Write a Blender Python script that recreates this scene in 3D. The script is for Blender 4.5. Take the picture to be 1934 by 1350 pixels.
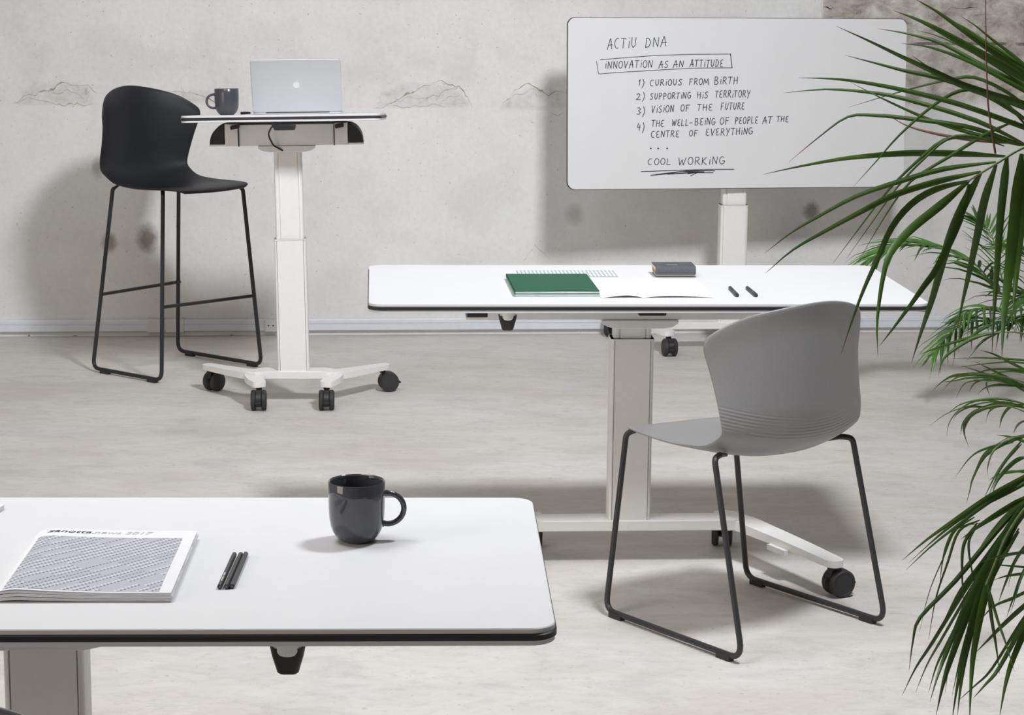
import bpy, bmesh, math, random
from mathutils import Vector, Matrix
random.seed(7)
for o in list(bpy.data.objects):
    bpy.data.objects.remove(o)
S = bpy.context.scene
COL = S.collection
PI = math.pi

# ------------------------------------------------------------------ camera
F, PITCH, ROLL, H = 4074.74, 0.1843, 0.0099, 1.5844
_cp, _sp, _cr, _sr = math.cos(PITCH), math.sin(PITCH), math.cos(ROLL), math.sin(ROLL)
FWD = Vector((0, _cp, -_sp))
_up, _rt = Vector((0, _sp, _cp)), Vector((1, 0, 0))
RGT = _cr * _rt + _sr * _up
UPV = -_sr * _rt + _cr * _up
cam_d = bpy.data.cameras.new('camera')
cam = bpy.data.objects.new('camera', cam_d)
COL.objects.link(cam)
m = Matrix((RGT, UPV, -FWD)).transposed().to_4x4()
m.translation = (0, 0, H)
cam.matrix_world = m
cam_d.sensor_fit = 'HORIZONTAL'
cam_d.sensor_width = 36.0
cam_d.lens = F / 1934 * 36.0
cam_d.clip_start = 0.05
cam_d.clip_end = 60
S.camera = cam

# ------------------------------------------------------------------ light
w = bpy.data.worlds.new('world')
S.world = w
w.use_nodes = True
bg = w.node_tree.nodes['Background']
bg.inputs[0].default_value = (1.0, 0.945, 0.885, 1)
bg.inputs[1].default_value = 0.19
# the room is open and bright to the left, darker behind the viewer's right shoulder
_tc = w.node_tree.nodes.new('ShaderNodeTexCoord')
_sp = w.node_tree.nodes.new('ShaderNodeSeparateXYZ')
_rp = w.node_tree.nodes.new('ShaderNodeValToRGB')
_mr = w.node_tree.nodes.new('ShaderNodeMapRange')
_mr.inputs[1].default_value, _mr.inputs[2].default_value = -1.0, 1.0
w.node_tree.links.new(_tc.outputs['Generated'], _sp.inputs[0])
_cx = w.node_tree.nodes.new('ShaderNodeMath')
_cx.operation = 'MULTIPLY'
_cx.inputs[1].default_value = 0.8
_cy = w.node_tree.nodes.new('ShaderNodeMath')
_cy.operation = 'MULTIPLY_ADD'
_cy.inputs[1].default_value = -0.6
w.node_tree.links.new(_sp.outputs[0], _cx.inputs[0])
w.node_tree.links.new(_sp.outputs[1], _cy.inputs[0])
w.node_tree.links.new(_cx.outputs[0], _cy.inputs[2])
w.node_tree.links.new(_cy.outputs[0], _mr.inputs[0])
w.node_tree.links.new(_mr.outputs[0], _rp.inputs[0])
_e = _rp.color_ramp.elements
_e[0].position, _e[0].color = 0.30, (1.0, 0.88, 0.77, 1)
_e[1].position, _e[1].color = 0.9, (0.16, 0.145, 0.13, 1)
w.node_tree.links.new(_rp.outputs[0], bg.inputs[0])


def area(name, loc, target, sx, sy, power, col):
    d = bpy.data.lights.new(name, 'AREA')
    d.shape = 'RECTANGLE'
    d.size, d.size_y, d.energy, d.color = sx, sy, power, col
    o = bpy.data.objects.new(name, d)
    o.location = loc
    o.rotation_euler = (Vector(target) - Vector(loc)).to_track_quat('-Z', 'Y').to_euler()
    COL.objects.link(o)
    return o


area('ceiling_softbox', (1.1, 4.0, 3.85), (0.3, 6.4, 0.4), 0.6, 0.6, 112, (0.925, 0.96, 1.0))
_k = area('added_wall_fill', (1.1, 4.0, 3.85), (-0.6, 9.0, 1.0), 0.6, 0.6, 15, (0.925, 0.96, 1.0))  # added fill at the softbox's place, aimed narrowly to brighten the wall
_k.data.spread = math.radians(75)
area('added_table_fill', (-1.4, 3.6, 3.9), (-0.7, 3.6, 0.0), 1.4, 1.4, 50, (0.95, 0.97, 1.0))  # added soft fill that brightens the nearest table and the floor around it
area('ceiling_panel_back', (-1.2, 6.7, 3.7), (-0.4, 6.0, 0.0), 0.9, 0.9, 9, (0.95, 0.97, 1.0))
area('window_daylight', (-4.2, 1.5, 2.0), (0.0, 5.5, 0.7), 2.2, 2.4, 58, (1.0, 0.89, 0.78))

S.view_settings.view_transform = 'Standard'
S.view_settings.look = 'None'
S.view_settings.exposure = 0.12
S.view_settings.gamma = 1.0
S.view_settings.use_curve_mapping = False


def at(px, py, Y):
    """point at distance Y seen at photo pixel (1934 wide frame)"""
    d = FWD + (px - 967) / F * RGT - (py - 675) / F * UPV
    return Vector((0, 0, H)) + d * (Y / d.y)


def on_z(px, py, z):
    d = FWD + (px - 967) / F * RGT - (py - 675) / F * UPV
    return Vector((0, 0, H)) + d * ((z - H) / d.z)


# ------------------------------------------------------------------ materials
class NT:
    def __init__(s, name):
        s.m = bpy.data.materials.new(name)
        s.m.use_nodes = True
        s.t = s.m.node_tree
        s.b = s.t.nodes['Principled BSDF']
        s.tc = None

    def n(s, typ, **kw):
        x = s.t.nodes.new(typ)
        for k, v in kw.items():
            setattr(x, k, v)
        return x

    def l(s, a, b):
        s.t.links.new(a, b)

    def obj(s):
        if not s.tc:
            s.tc = s.n('ShaderNodeTexCoord')
        return s.tc.outputs['Object']

    def noise(s, scale, detail=4, rough=0.55, vec=None, sc3=None, dist=0.0):
        x = s.n('ShaderNodeTexNoise')
        x.inputs['Scale'].default_value = scale
        x.inputs['Detail'].default_value = detail
        x.inputs['Roughness'].default_value = rough
        x.inputs['Distortion'].default_value = dist
        v = vec or s.obj()
        if sc3:
            mp = s.n('ShaderNodeMapping')
            mp.inputs['Scale'].default_value = sc3
            s.l(v, mp.inputs['Vector'])
            v = mp.outputs[0]
        s.l(v, x.inputs['Vector'])
        return x.outputs[0]

    def ramp(s, fac, stops):
        r = s.n('ShaderNodeValToRGB')
        e = r.color_ramp.elements
        while len(e) < len(stops):
            e.new(0.5)
        for el, (p, c) in zip(e, stops):
            el.position = p
            el.color = (c, c, c, 1) if isinstance(c, (int, float)) else (*c, 1)
        s.l(fac, r.inputs[0])
        return r.outputs[0]

    def mix(s, fac, a, b, mode='MIX'):
        x = s.n('ShaderNodeMix', data_type='RGBA', blend_type=mode)
        for sock, val in ((x.inputs[0], fac), (x.inputs[6], a), (x.inputs[7], b)):
            if isinstance(val, (int, float)):
                sock.default_value = val
            elif isinstance(val, tuple):
                sock.default_value = (*val, 1)
            else:
                s.l(val, sock)
        return x.outputs[2]

    def math(s, op, a, b=None, c=None):
        x = s.n('ShaderNodeMath', operation=op)
        for i, val in enumerate((a, b, c)):
            if val is None:
                continue
            if isinstance(val, (int, float)):
                x.inputs[i].default_value = val
            else:
                s.l(val, x.inputs[i])
        return x.outputs[0]

    def bump(s, h, strength=0.2, dist=0.01):
        x = s.n('ShaderNodeBump')
        x.inputs['Strength'].default_value = strength
        x.inputs['Distance'].default_value = dist
        s.l(h, x.inputs['Height'])
        s.l(x.outputs[0], s.b.inputs['Normal'])


def simple(name, col, rough=0.5, metal=0.0, var=0.05, nscale=40, bump=0.0, spec=0.5, coat=0.0):
    t = NT(name)
    nz = t.noise(nscale, 3)
    lo = tuple(max(0, c * (1 - var)) for c in col)
    hi = tuple(min(1, c * (1 + var)) for c in col)
    t.l(t.ramp(nz, [(0.3, lo), (0.7, hi)]), t.b.inputs['Base Color'])
    t.b.inputs['Roughness'].default_value = rough
    t.b.inputs['Metallic'].default_value = metal
    t.b.inputs['Specular IOR Level'].default_value = spec
    t.b.inputs['Coat Weight'].default_value = coat
    if bump:
        t.bump(t.noise(nscale * 6, 2), bump, 0.002)
    return t.m


M = {}
M['laminate'] = simple('white_laminate', (0.765, 0.765, 0.775), 0.55, var=0.01, nscale=15, spec=0.2)
M['white_metal'] = simple('white_powder_coat', (0.87, 0.86, 0.845), 0.42, var=0.015, nscale=60)
M['groove'] = simple('shadow_gap_grey', (0.30, 0.285, 0.265), 0.6)
M['black_edge'] = simple('black_edge_band', (0.022, 0.022, 0.025), 0.5)
M['black_plastic'] = simple('black_plastic', (0.018, 0.018, 0.02), 0.45, bump=0.05, nscale=80)
M['rubber'] = simple('caster_rubber', (0.03, 0.03, 0.032), 0.6)
M['grey_disc'] = simple('caster_grey', (0.10, 0.10, 0.105), 0.5)
M['shell_grey'] = None
M['shell_black'] = simple('black_shell', (0.012, 0.013, 0.017), 0.50, bump=0.12, nscale=120)
M['tube_black'] = simple('charcoal_tube', (0.035, 0.035, 0.038), 0.42, var=0.03)
M['tube_stool'] = simple('black_tube', (0.02, 0.02, 0.022), 0.45, var=0.03)
M['mug'] = simple('dark_glaze', (0.075, 0.078, 0.090), 0.07, var=0.03, coat=0.3)
M['mug_matt'] = simple('dark_glaze_far', (0.070, 0.072, 0.086), 0.22, var=0.03)
M['paper'] = simple('white_paper', (0.86, 0.86, 0.87), 0.7, var=0.02)
M['paper_side'] = None
M['green'] = simple('green_cloth_cover', (0.016, 0.105, 0.056), 0.75, var=0.14, nscale=400, bump=0.1)
M['pale_green'] = simple('pale_green_cover', (0.30, 0.50, 0.40), 0.7)
M['pencil'] = simple('black_pencil', (0.035, 0.035, 0.038), 0.38)
M['graphite'] = simple('graphite', (0.25, 0.25, 0.26), 0.5)
M['silver'] = simple('silver_aluminium', (0.72, 0.73, 0.75), 0.40, metal=0.55, var=0.01)
M['logo'] = simple('white_logo', (0.90, 0.90, 0.91), 0.35, var=0.0)
M['ink'] = simple('marker_ink', (0.025, 0.025, 0.03), 0.6)
M['print_dark'] = simple('dark_print', (0.03, 0.03, 0.035), 0.6)
M['print_pale'] = simple('pale_print', (0.52, 0.53, 0.57), 0.6)
M['slate'] = simple('slate_card', (0.085, 0.09, 0.105), 0.7, var=0.15, nscale=300)
for k, c in (('blue', (0.16, 0.36, 0.42)), ('tan', (0.50, 0.42, 0.28)), ('red', (0.62, 0.10, 0.07)),
             ('orange', (0.78, 0.36, 0.14)), ('yellow', (0.80, 0.62, 0.25)), ('cream', (0.80, 0.74, 0.62))):
    M['card_' + k] = simple('card_' + k, c, 0.7)
M['trunk'] = simple('trunking_white', (0.74, 0.77, 0.82), 0.45, var=0.02)
M['trunk_cover'] = simple('trunking_cover', (0.72, 0.70, 0.68), 0.5, var=0.02)
M['planter'] = simple('white_planter', (0.75, 0.75, 0.74), 0.5)
M['soil'] = simple('potting_soil', (0.05, 0.035, 0.025), 0.9, var=0.4, bump=0.6)
M['stem'] = simple('palm_stem', (0.16, 0.22, 0.08), 0.55, var=0.3)
M['dry'] = simple('dry_leaf', (0.17, 0.075, 0.045), 0.6, var=0.3)
M['screen'] = simple('dark_screen', (0.01, 0.01, 0.012), 0.15)


def leaf_mat(name, c1, c2, rough=0.38):
    t = NT(name)
    nz = t.noise(9, 3)
    st = t.noise(160, 2)
    base = t.ramp(nz, [(0.3, c1), (0.7, c2)])
    base = t.mix(t.math('MULTIPLY', st, 0.25), base, (c2[0] * 1.5, c2[1] * 1.4, c2[2] * 1.3))
    t.l(base, t.b.inputs['Base Color'])
    t.b.inputs['Roughness'].default_value = rough
    tr = t.n('ShaderNodeBsdfTranslucent')
    t.l(base, tr.inputs[0])
    mx = t.n('ShaderNodeMixShader')
    mx.inputs[0].default_value = 0.22
    t.l(t.b.outputs[0], mx.inputs[1])
    t.l(tr.outputs[0], mx.inputs[2])
    out = [n for n in t.t.nodes if n.type == 'OUTPUT_MATERIAL'][0]
    t.l(mx.outputs[0], out.inputs[0])
    return t.m


M['leaf_dark'] = leaf_mat('palm_leaf_dark', (0.030, 0.078, 0.012), (0.075, 0.165, 0.020))
M['leaf_mid'] = leaf_mat('palm_leaf_mid', (0.035, 0.095, 0.022), (0.075, 0.17, 0.035))
M['leaf_bright'] = leaf_mat('palm_leaf_bright', (0.06, 0.19, 0.03), (0.14, 0.33, 0.06))


def mk_shell_grey():
    t = NT('grey_shell')
    nz = t.noise(200, 2)
    t.l(t.ramp(nz, [(0.3, (0.265, 0.262, 0.265)), (0.7, (0.285, 0.282, 0.285))]), t.b.inputs['Base Color'])
    t.b.inputs['Roughness'].default_value = 0.36
    t.b.inputs['Specular IOR Level'].default_value = 0.65
    # moulded ribs low on the back: contour waves that sag in the middle
    sp = t.n('ShaderNodeSeparateXYZ')
    t.l(t.obj(), sp.inputs[0])
    sag = t.math('MULTIPLY', t.math('MULTIPLY', sp.outputs[0], sp.outputs[0]), -0.55)
    hgt = t.math('ADD', sp.outputs[2], sag)
    wv = t.math('SINE', t.math('MULTIPLY', hgt, 2 * PI / 0.0080))
    lo = t.math('GREATER_THAN', hgt, 0.488)
    hi = t.math('LESS_THAN', hgt, 0.544)
    bk = t.math('LESS_THAN', sp.outputs[1], -0.10)
    msk = t.math('MULTIPLY', t.math('MULTIPLY', lo, hi), bk)
    t.bump(t.math('MULTIPLY', wv, msk), 0.45, 0.0009)
    return t.m


M['shell_grey'] = mk_shell_grey()


def mk_paper_side():
    t = NT('page_edges')
    nz = t.noise(30, 2, sc3=(1, 1, 40))
    t.l(t.ramp(nz, [(0.35, (0.60, 0.60, 0.63)), (0.6, (0.82, 0.82, 0.84))]), t.b.inputs['Base Color'])
    t.b.inputs['Roughness'].default_value = 0.8
    return t.m


M['paper_side'] = mk_paper_side()


def mk_grid():
    t = NT('grid_ruled_paper')
    sp = t.n('ShaderNodeSeparateXYZ')
    t.l(t.obj(), sp.inputs[0])
    def line(o, pitch, wdt):
        fr = t.math('FRACT', t.math('DIVIDE', o, pitch))
        return t.math('LESS_THAN', fr, wdt)
    g = t.math('MAXIMUM', line(sp.outputs[0], 0.0105, 0.30), line(sp.outputs[1], 0.021, 0.22))
    t.l(t.mix(g, (0.84, 0.84, 0.85), (0.36, 0.42, 0.42)), t.b.inputs['Base Color'])
    t.b.inputs['Roughness'].default_value = 0.7
    return t.m


M['grid'] = mk_grid()


def mk_cover():
    """grey cover panel with slanting rows of dark and pale dashes"""
    t = NT('cover_dash_pattern')
    sp = t.n('ShaderNodeSeparateXYZ')
    t.l(t.obj(), sp.inputs[0])
    x, y = sp.outputs[0], sp.outputs[1]
    a = math.radians(50)
    u = t.math('ADD', t.math('MULTIPLY', x, math.cos(a)), t.math('MULTIPLY', y, math.sin(a)))
    v = t.math('ADD', t.math('MULTIPLY', x, -math.sin(a)), t.math('MULTIPLY', y, math.cos(a)))
    vr = t.math('DIVIDE', v, 0.0112)
    row = t.math('FLOOR', vr)
    fv = t.math('FRACT', vr)
    fu = t.math('FRACT', t.math('DIVIDE', u, 0.0062))
    cb = t.n('ShaderNodeCombineXYZ')
    t.l(t.math('FLOOR', t.math('DIVIDE', u, 0.050)), cb.inputs[0])
    t.l(row, cb.inputs[1])
    wn = t.n('ShaderNodeTexWhiteNoise', noise_dimensions='2D')
    t.l(cb.outputs[0], wn.inputs[0])
    rnd = wn.outputs[0]
    dash = t.math('LESS_THAN', fu, 0.55)
    d1 = t.math('MULTIPLY', t.math('MULTIPLY', dash, t.math('LESS_THAN', fv, 0.24)), t.math('GREATER_THAN', rnd, 0.16))
    d2 = t.math('MULTIPLY', t.math('MULTIPLY', dash, t.math('LESS_THAN', t.math('ABSOLUTE', t.math('SUBTRACT', fv, 0.55)), 0.16)),
                t.math('GREATER_THAN', rnd, 0.45))
    c = t.mix(d2, (0.48, 0.50, 0.56), (0.74, 0.75, 0.79))
    c = t.mix(d1, c, (0.09, 0.095, 0.115))
    t.l(c, t.b.inputs['Base Color'])
    t.b.inputs['Roughness'].default_value = 0.5
    return t.m


M['cover'] = mk_cover()


def mk_floor():
    t = NT('floor_concrete')
    big = t.noise(1.1, 5, 0.6, sc3=(0.8, 1.3, 1))
    mid = t.noise(4.5, 9, 0.68, sc3=(0.75, 1.5, 1), dist=0.9)
    fine = t.noise(26, 10, 0.74, sc3=(0.7, 1.25, 1), dist=0.6)
    scr = t.noise(7.5, 11, 0.70, sc3=(0.55, 1.7, 1), dist=2.2)
    c = t.ramp(big, [(0.30, (0.605, 0.565, 0.525)), (0.52, (0.685, 0.652, 0.618)), (0.72, (0.72, 0.695, 0.665))])
    c = t.mix(1.0, c, t.ramp(mid, [(0.30, 0.86), (0.47, 0.98), (0.68, 1.05)]), 'MULTIPLY')
    c = t.mix(1.0, c, t.ramp(fine, [(0.28, 0.84), (0.48, 1.0), (0.72, 1.06)]), 'MULTIPLY')
    # fine trowel scratches: thin ridges of the distorted noise
    rid = t.math('ABSOLUTE', t.math('SUBTRACT', scr, 0.5))
    line = t.ramp(rid, [(0.0, 1.0), (0.014, 0.0)])
    gate = t.ramp(t.noise(1.9, 3), [(0.48, 0.0), (0.62, 1.0)])
    c = t.mix(t.math('MULTIPLY', t.math('MULTIPLY', line, gate), 0.42), c, (0.36, 0.32, 0.285))
    warm = t.ramp(t.noise(2.1, 6, 0.65, sc3=(0.6, 1.5, 1)), [(0.50, 0.0), (0.70, 0.55)])
    c = t.mix(warm, c, (0.56, 0.485, 0.42))
    cool = t.ramp(t.noise(1.6, 6, 0.65), [(0.56, 0.0), (0.74, 0.45)])
    c = t.mix(cool, c, (0.66, 0.665, 0.66))
    spk = t.ramp(t.noise(60, 2, 0.5), [(0.285, 1.0), (0.32, 0.0)])
    c = t.mix(t.math('MULTIPLY', spk, 0.30), c, (0.27, 0.24, 0.215))
    t.l(c, t.b.inputs['Base Color'])
    t.l(t.ramp(mid, [(0.3, 0.55), (0.7, 0.75)]), t.b.inputs['Roughness'])
    t.b.inputs['Specular IOR Level'].default_value = 0.3
    t.bump(fine, 0.12, 0.004)
    return t.m


M['floor'] = mk_floor()


def mk_wall(spots):
    t = NT('wall_plaster')
    sp = t.n('ShaderNodeSeparateXYZ')
    t.l(t.obj(), sp.inputs[0])
    x, z = sp.outputs[0], sp.outputs[2]
    big = t.noise(1.0, 5, 0.55)
    mid = t.noise(4.0, 10, 0.66)
    fine = t.noise(45, 6, 0.65)
    c = t.ramp(big, [(0.30, (0.715, 0.695, 0.67)), (0.52, (0.775, 0.765, 0.752)), (0.74, (0.80, 0.797, 0.793))])
    c = t.mix(1.0, c, t.ramp(mid, [(0.28, 0.91), (0.50, 1.0), (0.70, 1.03)]), 'MULTIPLY')
    c = t.mix(1.0, c, t.ramp(fine, [(0.28, 0.94), (0.5, 1.0), (0.72, 1.04)]), 'MULTIPLY')
    warm = t.ramp(t.noise(2.3, 5, 0.6, dist=0.5), [(0.56, 0.0), (0.76, 0.40)])
    c = t.mix(warm, c, (0.63, 0.57, 0.50))
    pit = t.ramp(t.noise(75, 2, 0.5), [(0.27, 1.0), (0.31, 0.0)])
    c = t.mix(t.math('MULTIPLY', pit, 0.7), c, (0.33, 0.30, 0.27))
    # bare coursed stone beyond the plaster's broken edge, upper right
    wob = t.math('MULTIPLY', t.math('SUBTRACT', t.noise(5.0, 4, 0.6), 0.5), 0.14)
    wobx = t.math('MULTIPLY', t.math('SUBTRACT', t.noise(3.0, 2, 0.5), 0.5), 0.05)
    mx = t.ramp(t.math('SUBTRACT', t.math('ADD', x, wobx), STONE_X), [(0.0, 0.0), (0.006, 1.0)])
    mz = t.ramp(t.math('SUBTRACT', t.math('ADD', z, wob), STONE_Z), [(0.0, 0.0), (0.05, 1.0)])
    mask = t.math('MULTIPLY', mx, mz)
    sn = t.noise(11, 9, 0.72, sc3=(1, 1, 1.7), dist=0.35)
    st = t.ramp(sn, [(0.32, (0.17, 0.145, 0.125)), (0.41, (0.40, 0.36, 0.325)), (0.52, (0.57, 0.525, 0.485)), (0.66, (0.80, 0.76, 0.72))])
    st2 = t.mix(t.ramp(t.noise(2.2, 3), [(0.42, 0.0), (0.62, 0.45)]), st, (0.44, 0.36, 0.33))
    j = t.math('ABSOLUTE', t.math('SUBTRACT', t.math('ADD', z, t.math('MULTIPLY', wobx, 0.12)), JOINT_Z))
    jm = t.math('MULTIPLY', t.math('LESS_THAN', j, 0.006), t.ramp(t.noise(9, 3), [(0.40, 0.0), (0.5, 1.0)]))
    st2 = t.mix(t.math('MULTIPLY', jm, 0.75), st2, (0.05, 0.042, 0.036))
    c = t.mix(mask, c, st2)
    # broken plaster: rough scabs above the old pour line, lighter smooth band below it
    rough = t.noise(16, 10, 0.74, dist=0.4)
    scab = None
    for (cx_, z0_, rx_, rz_) in SCABS:
        e1 = t.math('DIVIDE', t.math('SUBTRACT', x, cx_), rx_)
        e2 = t.math('DIVIDE', t.math('SUBTRACT', z, z0_), rz_)
        d = t.math('ADD', t.math('ADD', t.math('MULTIPLY', e1, e1), t.math('MULTIPLY', e2, e2)), t.math('MULTIPLY', t.math('SUBTRACT', rough, 0.5), 2.4))
        k = t.math('MULTIPLY', t.ramp(d, [(0.45, 1.0), (0.85, 0.0)]), t.ramp(t.math('SUBTRACT', t.math('ADD', z, t.math('MULTIPLY', t.math('SUBTRACT', mid, 0.5), 0.03)), z0_), [(0.0, 0.0), (0.02, 1.0)]))
        scab = k if scab is None else t.math('MAXIMUM', scab, k)
    c = t.mix(t.math('MULTIPLY', scab, 0.7), c, t.ramp(rough, [(0.33, (0.42, 0.36, 0.30)), (0.42, (0.66, 0.63, 0.595)), (0.62, (0.80, 0.79, 0.775))]))
    ledge = t.ramp(t.math('SUBTRACT', t.math('ADD', z, t.math('MULTIPLY', t.math('SUBTRACT', mid, 0.5), 0.05)), SCABS[0][1] - 0.01), [(0.0, 1.0), (0.01, 0.0)])
    c = t.mix(t.math('MULTIPLY', ledge, 0.16), c, (0.86, 0.86, 0.86))
    # round tie-hole stains
    dn = t.math('MULTIPLY', t.math('SUBTRACT', t.noise(22, 4, 0.7), 0.5), 0.055)
    for (sx, sz, rr, kx, stg) in spots:
        dx = t.math('MULTIPLY', t.math('SUBTRACT', x, sx), 1.0 / kx)
        dz = t.math('SUBTRACT', z, sz)
        d = t.math('SQRT', t.math('ADD', t.math('MULTIPLY', dx, dx), t.math('MULTIPLY', dz, dz)))
        d = t.math('ADD', d, dn)
        k = t.ramp(d, [(rr * 0.35, 1.0), (rr, 0.0)])
        c = t.mix(t.math('MULTIPLY', k, stg), c, (0.20, 0.165, 0.135))
    t.l(c, t.b.inputs['Base Color'])
    t.b.inputs['Roughness'].default_value = 0.85
    t.b.inputs['Specular IOR Level'].default_value = 0.15
    hb = t.math('ADD', t.math('MULTIPLY', fine, 0.20), t.math('MULTIPLY', mid, 0.5))
    hb = t.math('ADD', hb, t.math('MULTIPLY', scab, t.math('MULTIPLY', rough, 2.5)))
    hb = t.math('ADD', hb, t.math('MULTIPLY', mask, t.math('MULTIPLY', sn, 3.0)))
    t.bump(hb, 0.35, 0.012)
    return t.m


# ------------------------------------------------------------------ mesh tools
class MB:
    def __init__(s):
        s.b = bmesh.new()

    def face(s, vs, mi=0):
        try:
            f = s.b.faces.new(vs)
            f.material_index = mi
            return f
        except ValueError:
            return None

    def box(s, c, sz, M4=None, mi=0):
        x, y, z = (a / 2 for a in sz)
        vs = []
        for dz in (-z, z):
            for dx, dy in ((-x, -y), (x, -y), (x, y), (-x, y)):
                p = Vector((dx, dy, dz))
                if M4:
                    p = M4 @ p
                vs.append(s.b.verts.new(p + Vector(c)))
        for q in ((3, 2, 1, 0), (4, 5, 6, 7), (0, 1, 5, 4), (1, 2, 6, 5), (2, 3, 7, 6), (3, 0, 4, 7)):
            s.face([vs[i] for i in q], mi)
        return s

    def prism(s, outline, lo, hi, axis='z', mi=0):
        """extrude a counter-clockwise 2D outline; axis z: (x,y), axis y: (x,z), axis x: (y,z)"""
        def P(p, t):
            if axis == 'z':
                return Vector((p[0], p[1], t))
            if axis == 'y':
                return Vector((p[0], t, p[1]))
            return Vector((t, p[0], p[1]))
        a = [s.b.verts.new(P(p, lo)) for p in outline]
        b = [s.b.verts.new(P(p, hi)) for p in outline]
        s.face(a[::-1], mi)
        s.face(b, mi)
        n = len(a)
        for i in range(n):
            s.face([a[i], a[(i + 1) % n], b[(i + 1) % n], b[i]], mi)
        return s

    def rings(s, rings, cap=True, mi=0, closed=False):
        vr = [[s.b.verts.new(p) for p in r] for r in rings]
        n = len(vr[0])
        k = len(vr)
        for i in range(k if closed else k - 1):
            A, B = vr[i], vr[(i + 1) % k]
            for j in range(n):
                s.face([A[j], A[(j + 1) % n], B[(j + 1) % n], B[j]], mi)
        if cap and not closed:
            s.face(vr[0][::-1], mi)
            s.face(vr[-1], mi)
        return s

    def tube(s, pts, r, n=10, mi=0, flat=1.0):
        pts = [Vector(p) for p in pts]
        rs = r if isinstance(r, (list, tuple)) else [r] * len(pts)
        rg = []
        nrm = None
        for i, p in enumerate(pts):
            a = pts[max(i - 1, 0)]
            b = pts[min(i + 1, len(pts) - 1)]
            t = (b - a).normalized()
            if nrm is None:
                nrm = t.cross(Vector((0, 0, 1)))
                if nrm.length < 0.05:
                    nrm = t.cross(Vector((0, 1, 0)))
                nrm.normalize()
            else:
                nrm = (nrm - t * nrm.dot(t)).normalized()
            bn = t.cross(nrm)
            rg.append([p + (nrm * math.cos(2 * PI * k / n) + bn * math.sin(2 * PI * k / n) * flat) * rs[i] for k in range(n)])
        return s.rings(rg, True, mi)

    def lathe(s, prof, n=48, c=(0, 0, 0), axis='z', mi=0):
        c = Vector(c)
        rg = []
        for r, h in prof:
            ring = []
            for k in range(n):
                a = 2 * PI * k / n
                u, v = r * math.cos(a), r * math.sin(a)
                ring.append(c + (Vector((u, v, h)) if axis == 'z' else Vector((h, u, v))))
            rg.append(ring)
        return s.rings(rg, True, mi)

    def done(s, name, mat, parent=None, smooth=True, bevel=0.0, seg=2, ang=40, M4=None):
        bmesh.ops.recalc_face_normals(s.b, faces=s.b.faces)
        me = bpy.data.meshes.new(name)
        s.b.to_mesh(me)
        s.b.free()
        for mm in (mat if isinstance(mat, (list, tuple)) else [mat]):
            me.materials.append(mm)
        if smooth:
            for p in me.polygons:
                p.use_smooth = True
            me.set_sharp_from_angle(angle=math.radians(ang))
        o = bpy.data.objects.new(name, me)
        COL.objects.link(o)
        if parent:
            o.parent = parent
        if M4 is not None:
            o.matrix_local = M4
        if bevel:
            bv = o.modifiers.new('bevel', 'BEVEL')
            bv.width, bv.segments, bv.limit_method = bevel, seg, 'ANGLE'
            bv.angle_limit = math.radians(35)
        return o


def rrect(w, d, r, n=8, cx=0, cy=0):
    pts = []
    for qx, qy, a0 in ((1, -1, -90), (1, 1, 0), (-1, 1, 90), (-1, -1, 180)):
        for k in range(n + 1):
            a = math.radians(a0 + 90 * k / n)
            pts.append((cx + qx * (w / 2 - r) + r * math.cos(a), cy + qy * (d / 2 - r) + r * math.sin(a)))
    return pts


def fillet(pts, rad, n=6):
    pts = [Vector(p) for p in pts]
    out = [pts[0]]
    for i in range(1, len(pts) - 1):
        r = rad[i] if isinstance(rad, (list, tuple)) else rad
        a = (pts[i - 1] - pts[i]).normalized()
        b = (pts[i + 1] - pts[i]).normalized()
        ang = a.angle(b)
        t = min(r / math.tan(ang / 2), 0.48 * (pts[i - 1] - pts[i]).length, 0.48 * (pts[i + 1] - pts[i]).length)
        p0, p1 = pts[i] + a * t, pts[i] + b * t
        for k in range(n + 1):
            u = k / n
            out.append((1 - u) ** 2 * p0 + 2 * u * (1 - u) * pts[i] + u * u * p1)
    out.append(pts[-1])
    return out


def curve_pts(P, n=14):
    """Catmull-Rom through the control points"""
    P = [Vector(p) for p in P]
    P = [P[0] * 2 - P[1]] + P + [P[-1] * 2 - P[-2]]
    out = []
    segs = len(P) - 3
    per = max(3, n // segs)
    for s_ in range(segs):
        p0, p1, p2, p3 = P[s_:s_ + 4]
        for k in range(per):
            t = k / per
            out.append(0.5 * ((2 * p1) + (p2 - p0) * t + (2 * p0 - 5 * p1 + 4 * p2 - p3) * t * t + (-p0 + 3 * p1 - 3 * p2 + p3) * t ** 3))
    out.append(P[-2])
    return out


def tag(o, label, cat, group=None):
    o['label'] = label
    o['category'] = cat
    if group:
        o['group'] = group
    return o


def thing(name, label, cat, mat4=None, group=None):
    o = bpy.data.objects.new(name, None)
    o.empty_display_size = 0.05
    COL.objects.link(o)
    if mat4 is not None:
        o.matrix_world = mat4
    return tag(o, label, cat, group)


def TR(x, y, z=0.0, rz=0.0):
    return Matrix.Translation((x, y, z)) @ Matrix.Rotation(rz, 4, 'Z')


# ------------------------------------------------------------------ setting
WA = Vector((-2.136, 8.862, 0))
WB = Vector((2.143, 9.238, 0))
WYAW = math.atan2(WB.y - WA.y, WB.x - WA.x)
WDIR = (WB - WA).normalized()
WNRM = Vector((-WDIR.y, WDIR.x, 0))            # away from the room


def on_wall(px, py, off=0.0):
    """photo pixel -> wall coordinates (along the wall from WA, height)"""
    d = FWD + (px - 967) / F * RGT - (py - 675) / F * UPV
    o = Vector((0, 0, H))
    t = ((WA - WNRM * off) - o).dot(WNRM) / d.dot(WNRM)
    p = o + d * t
    return (p - WA).dot(WDIR), p.z


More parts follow.
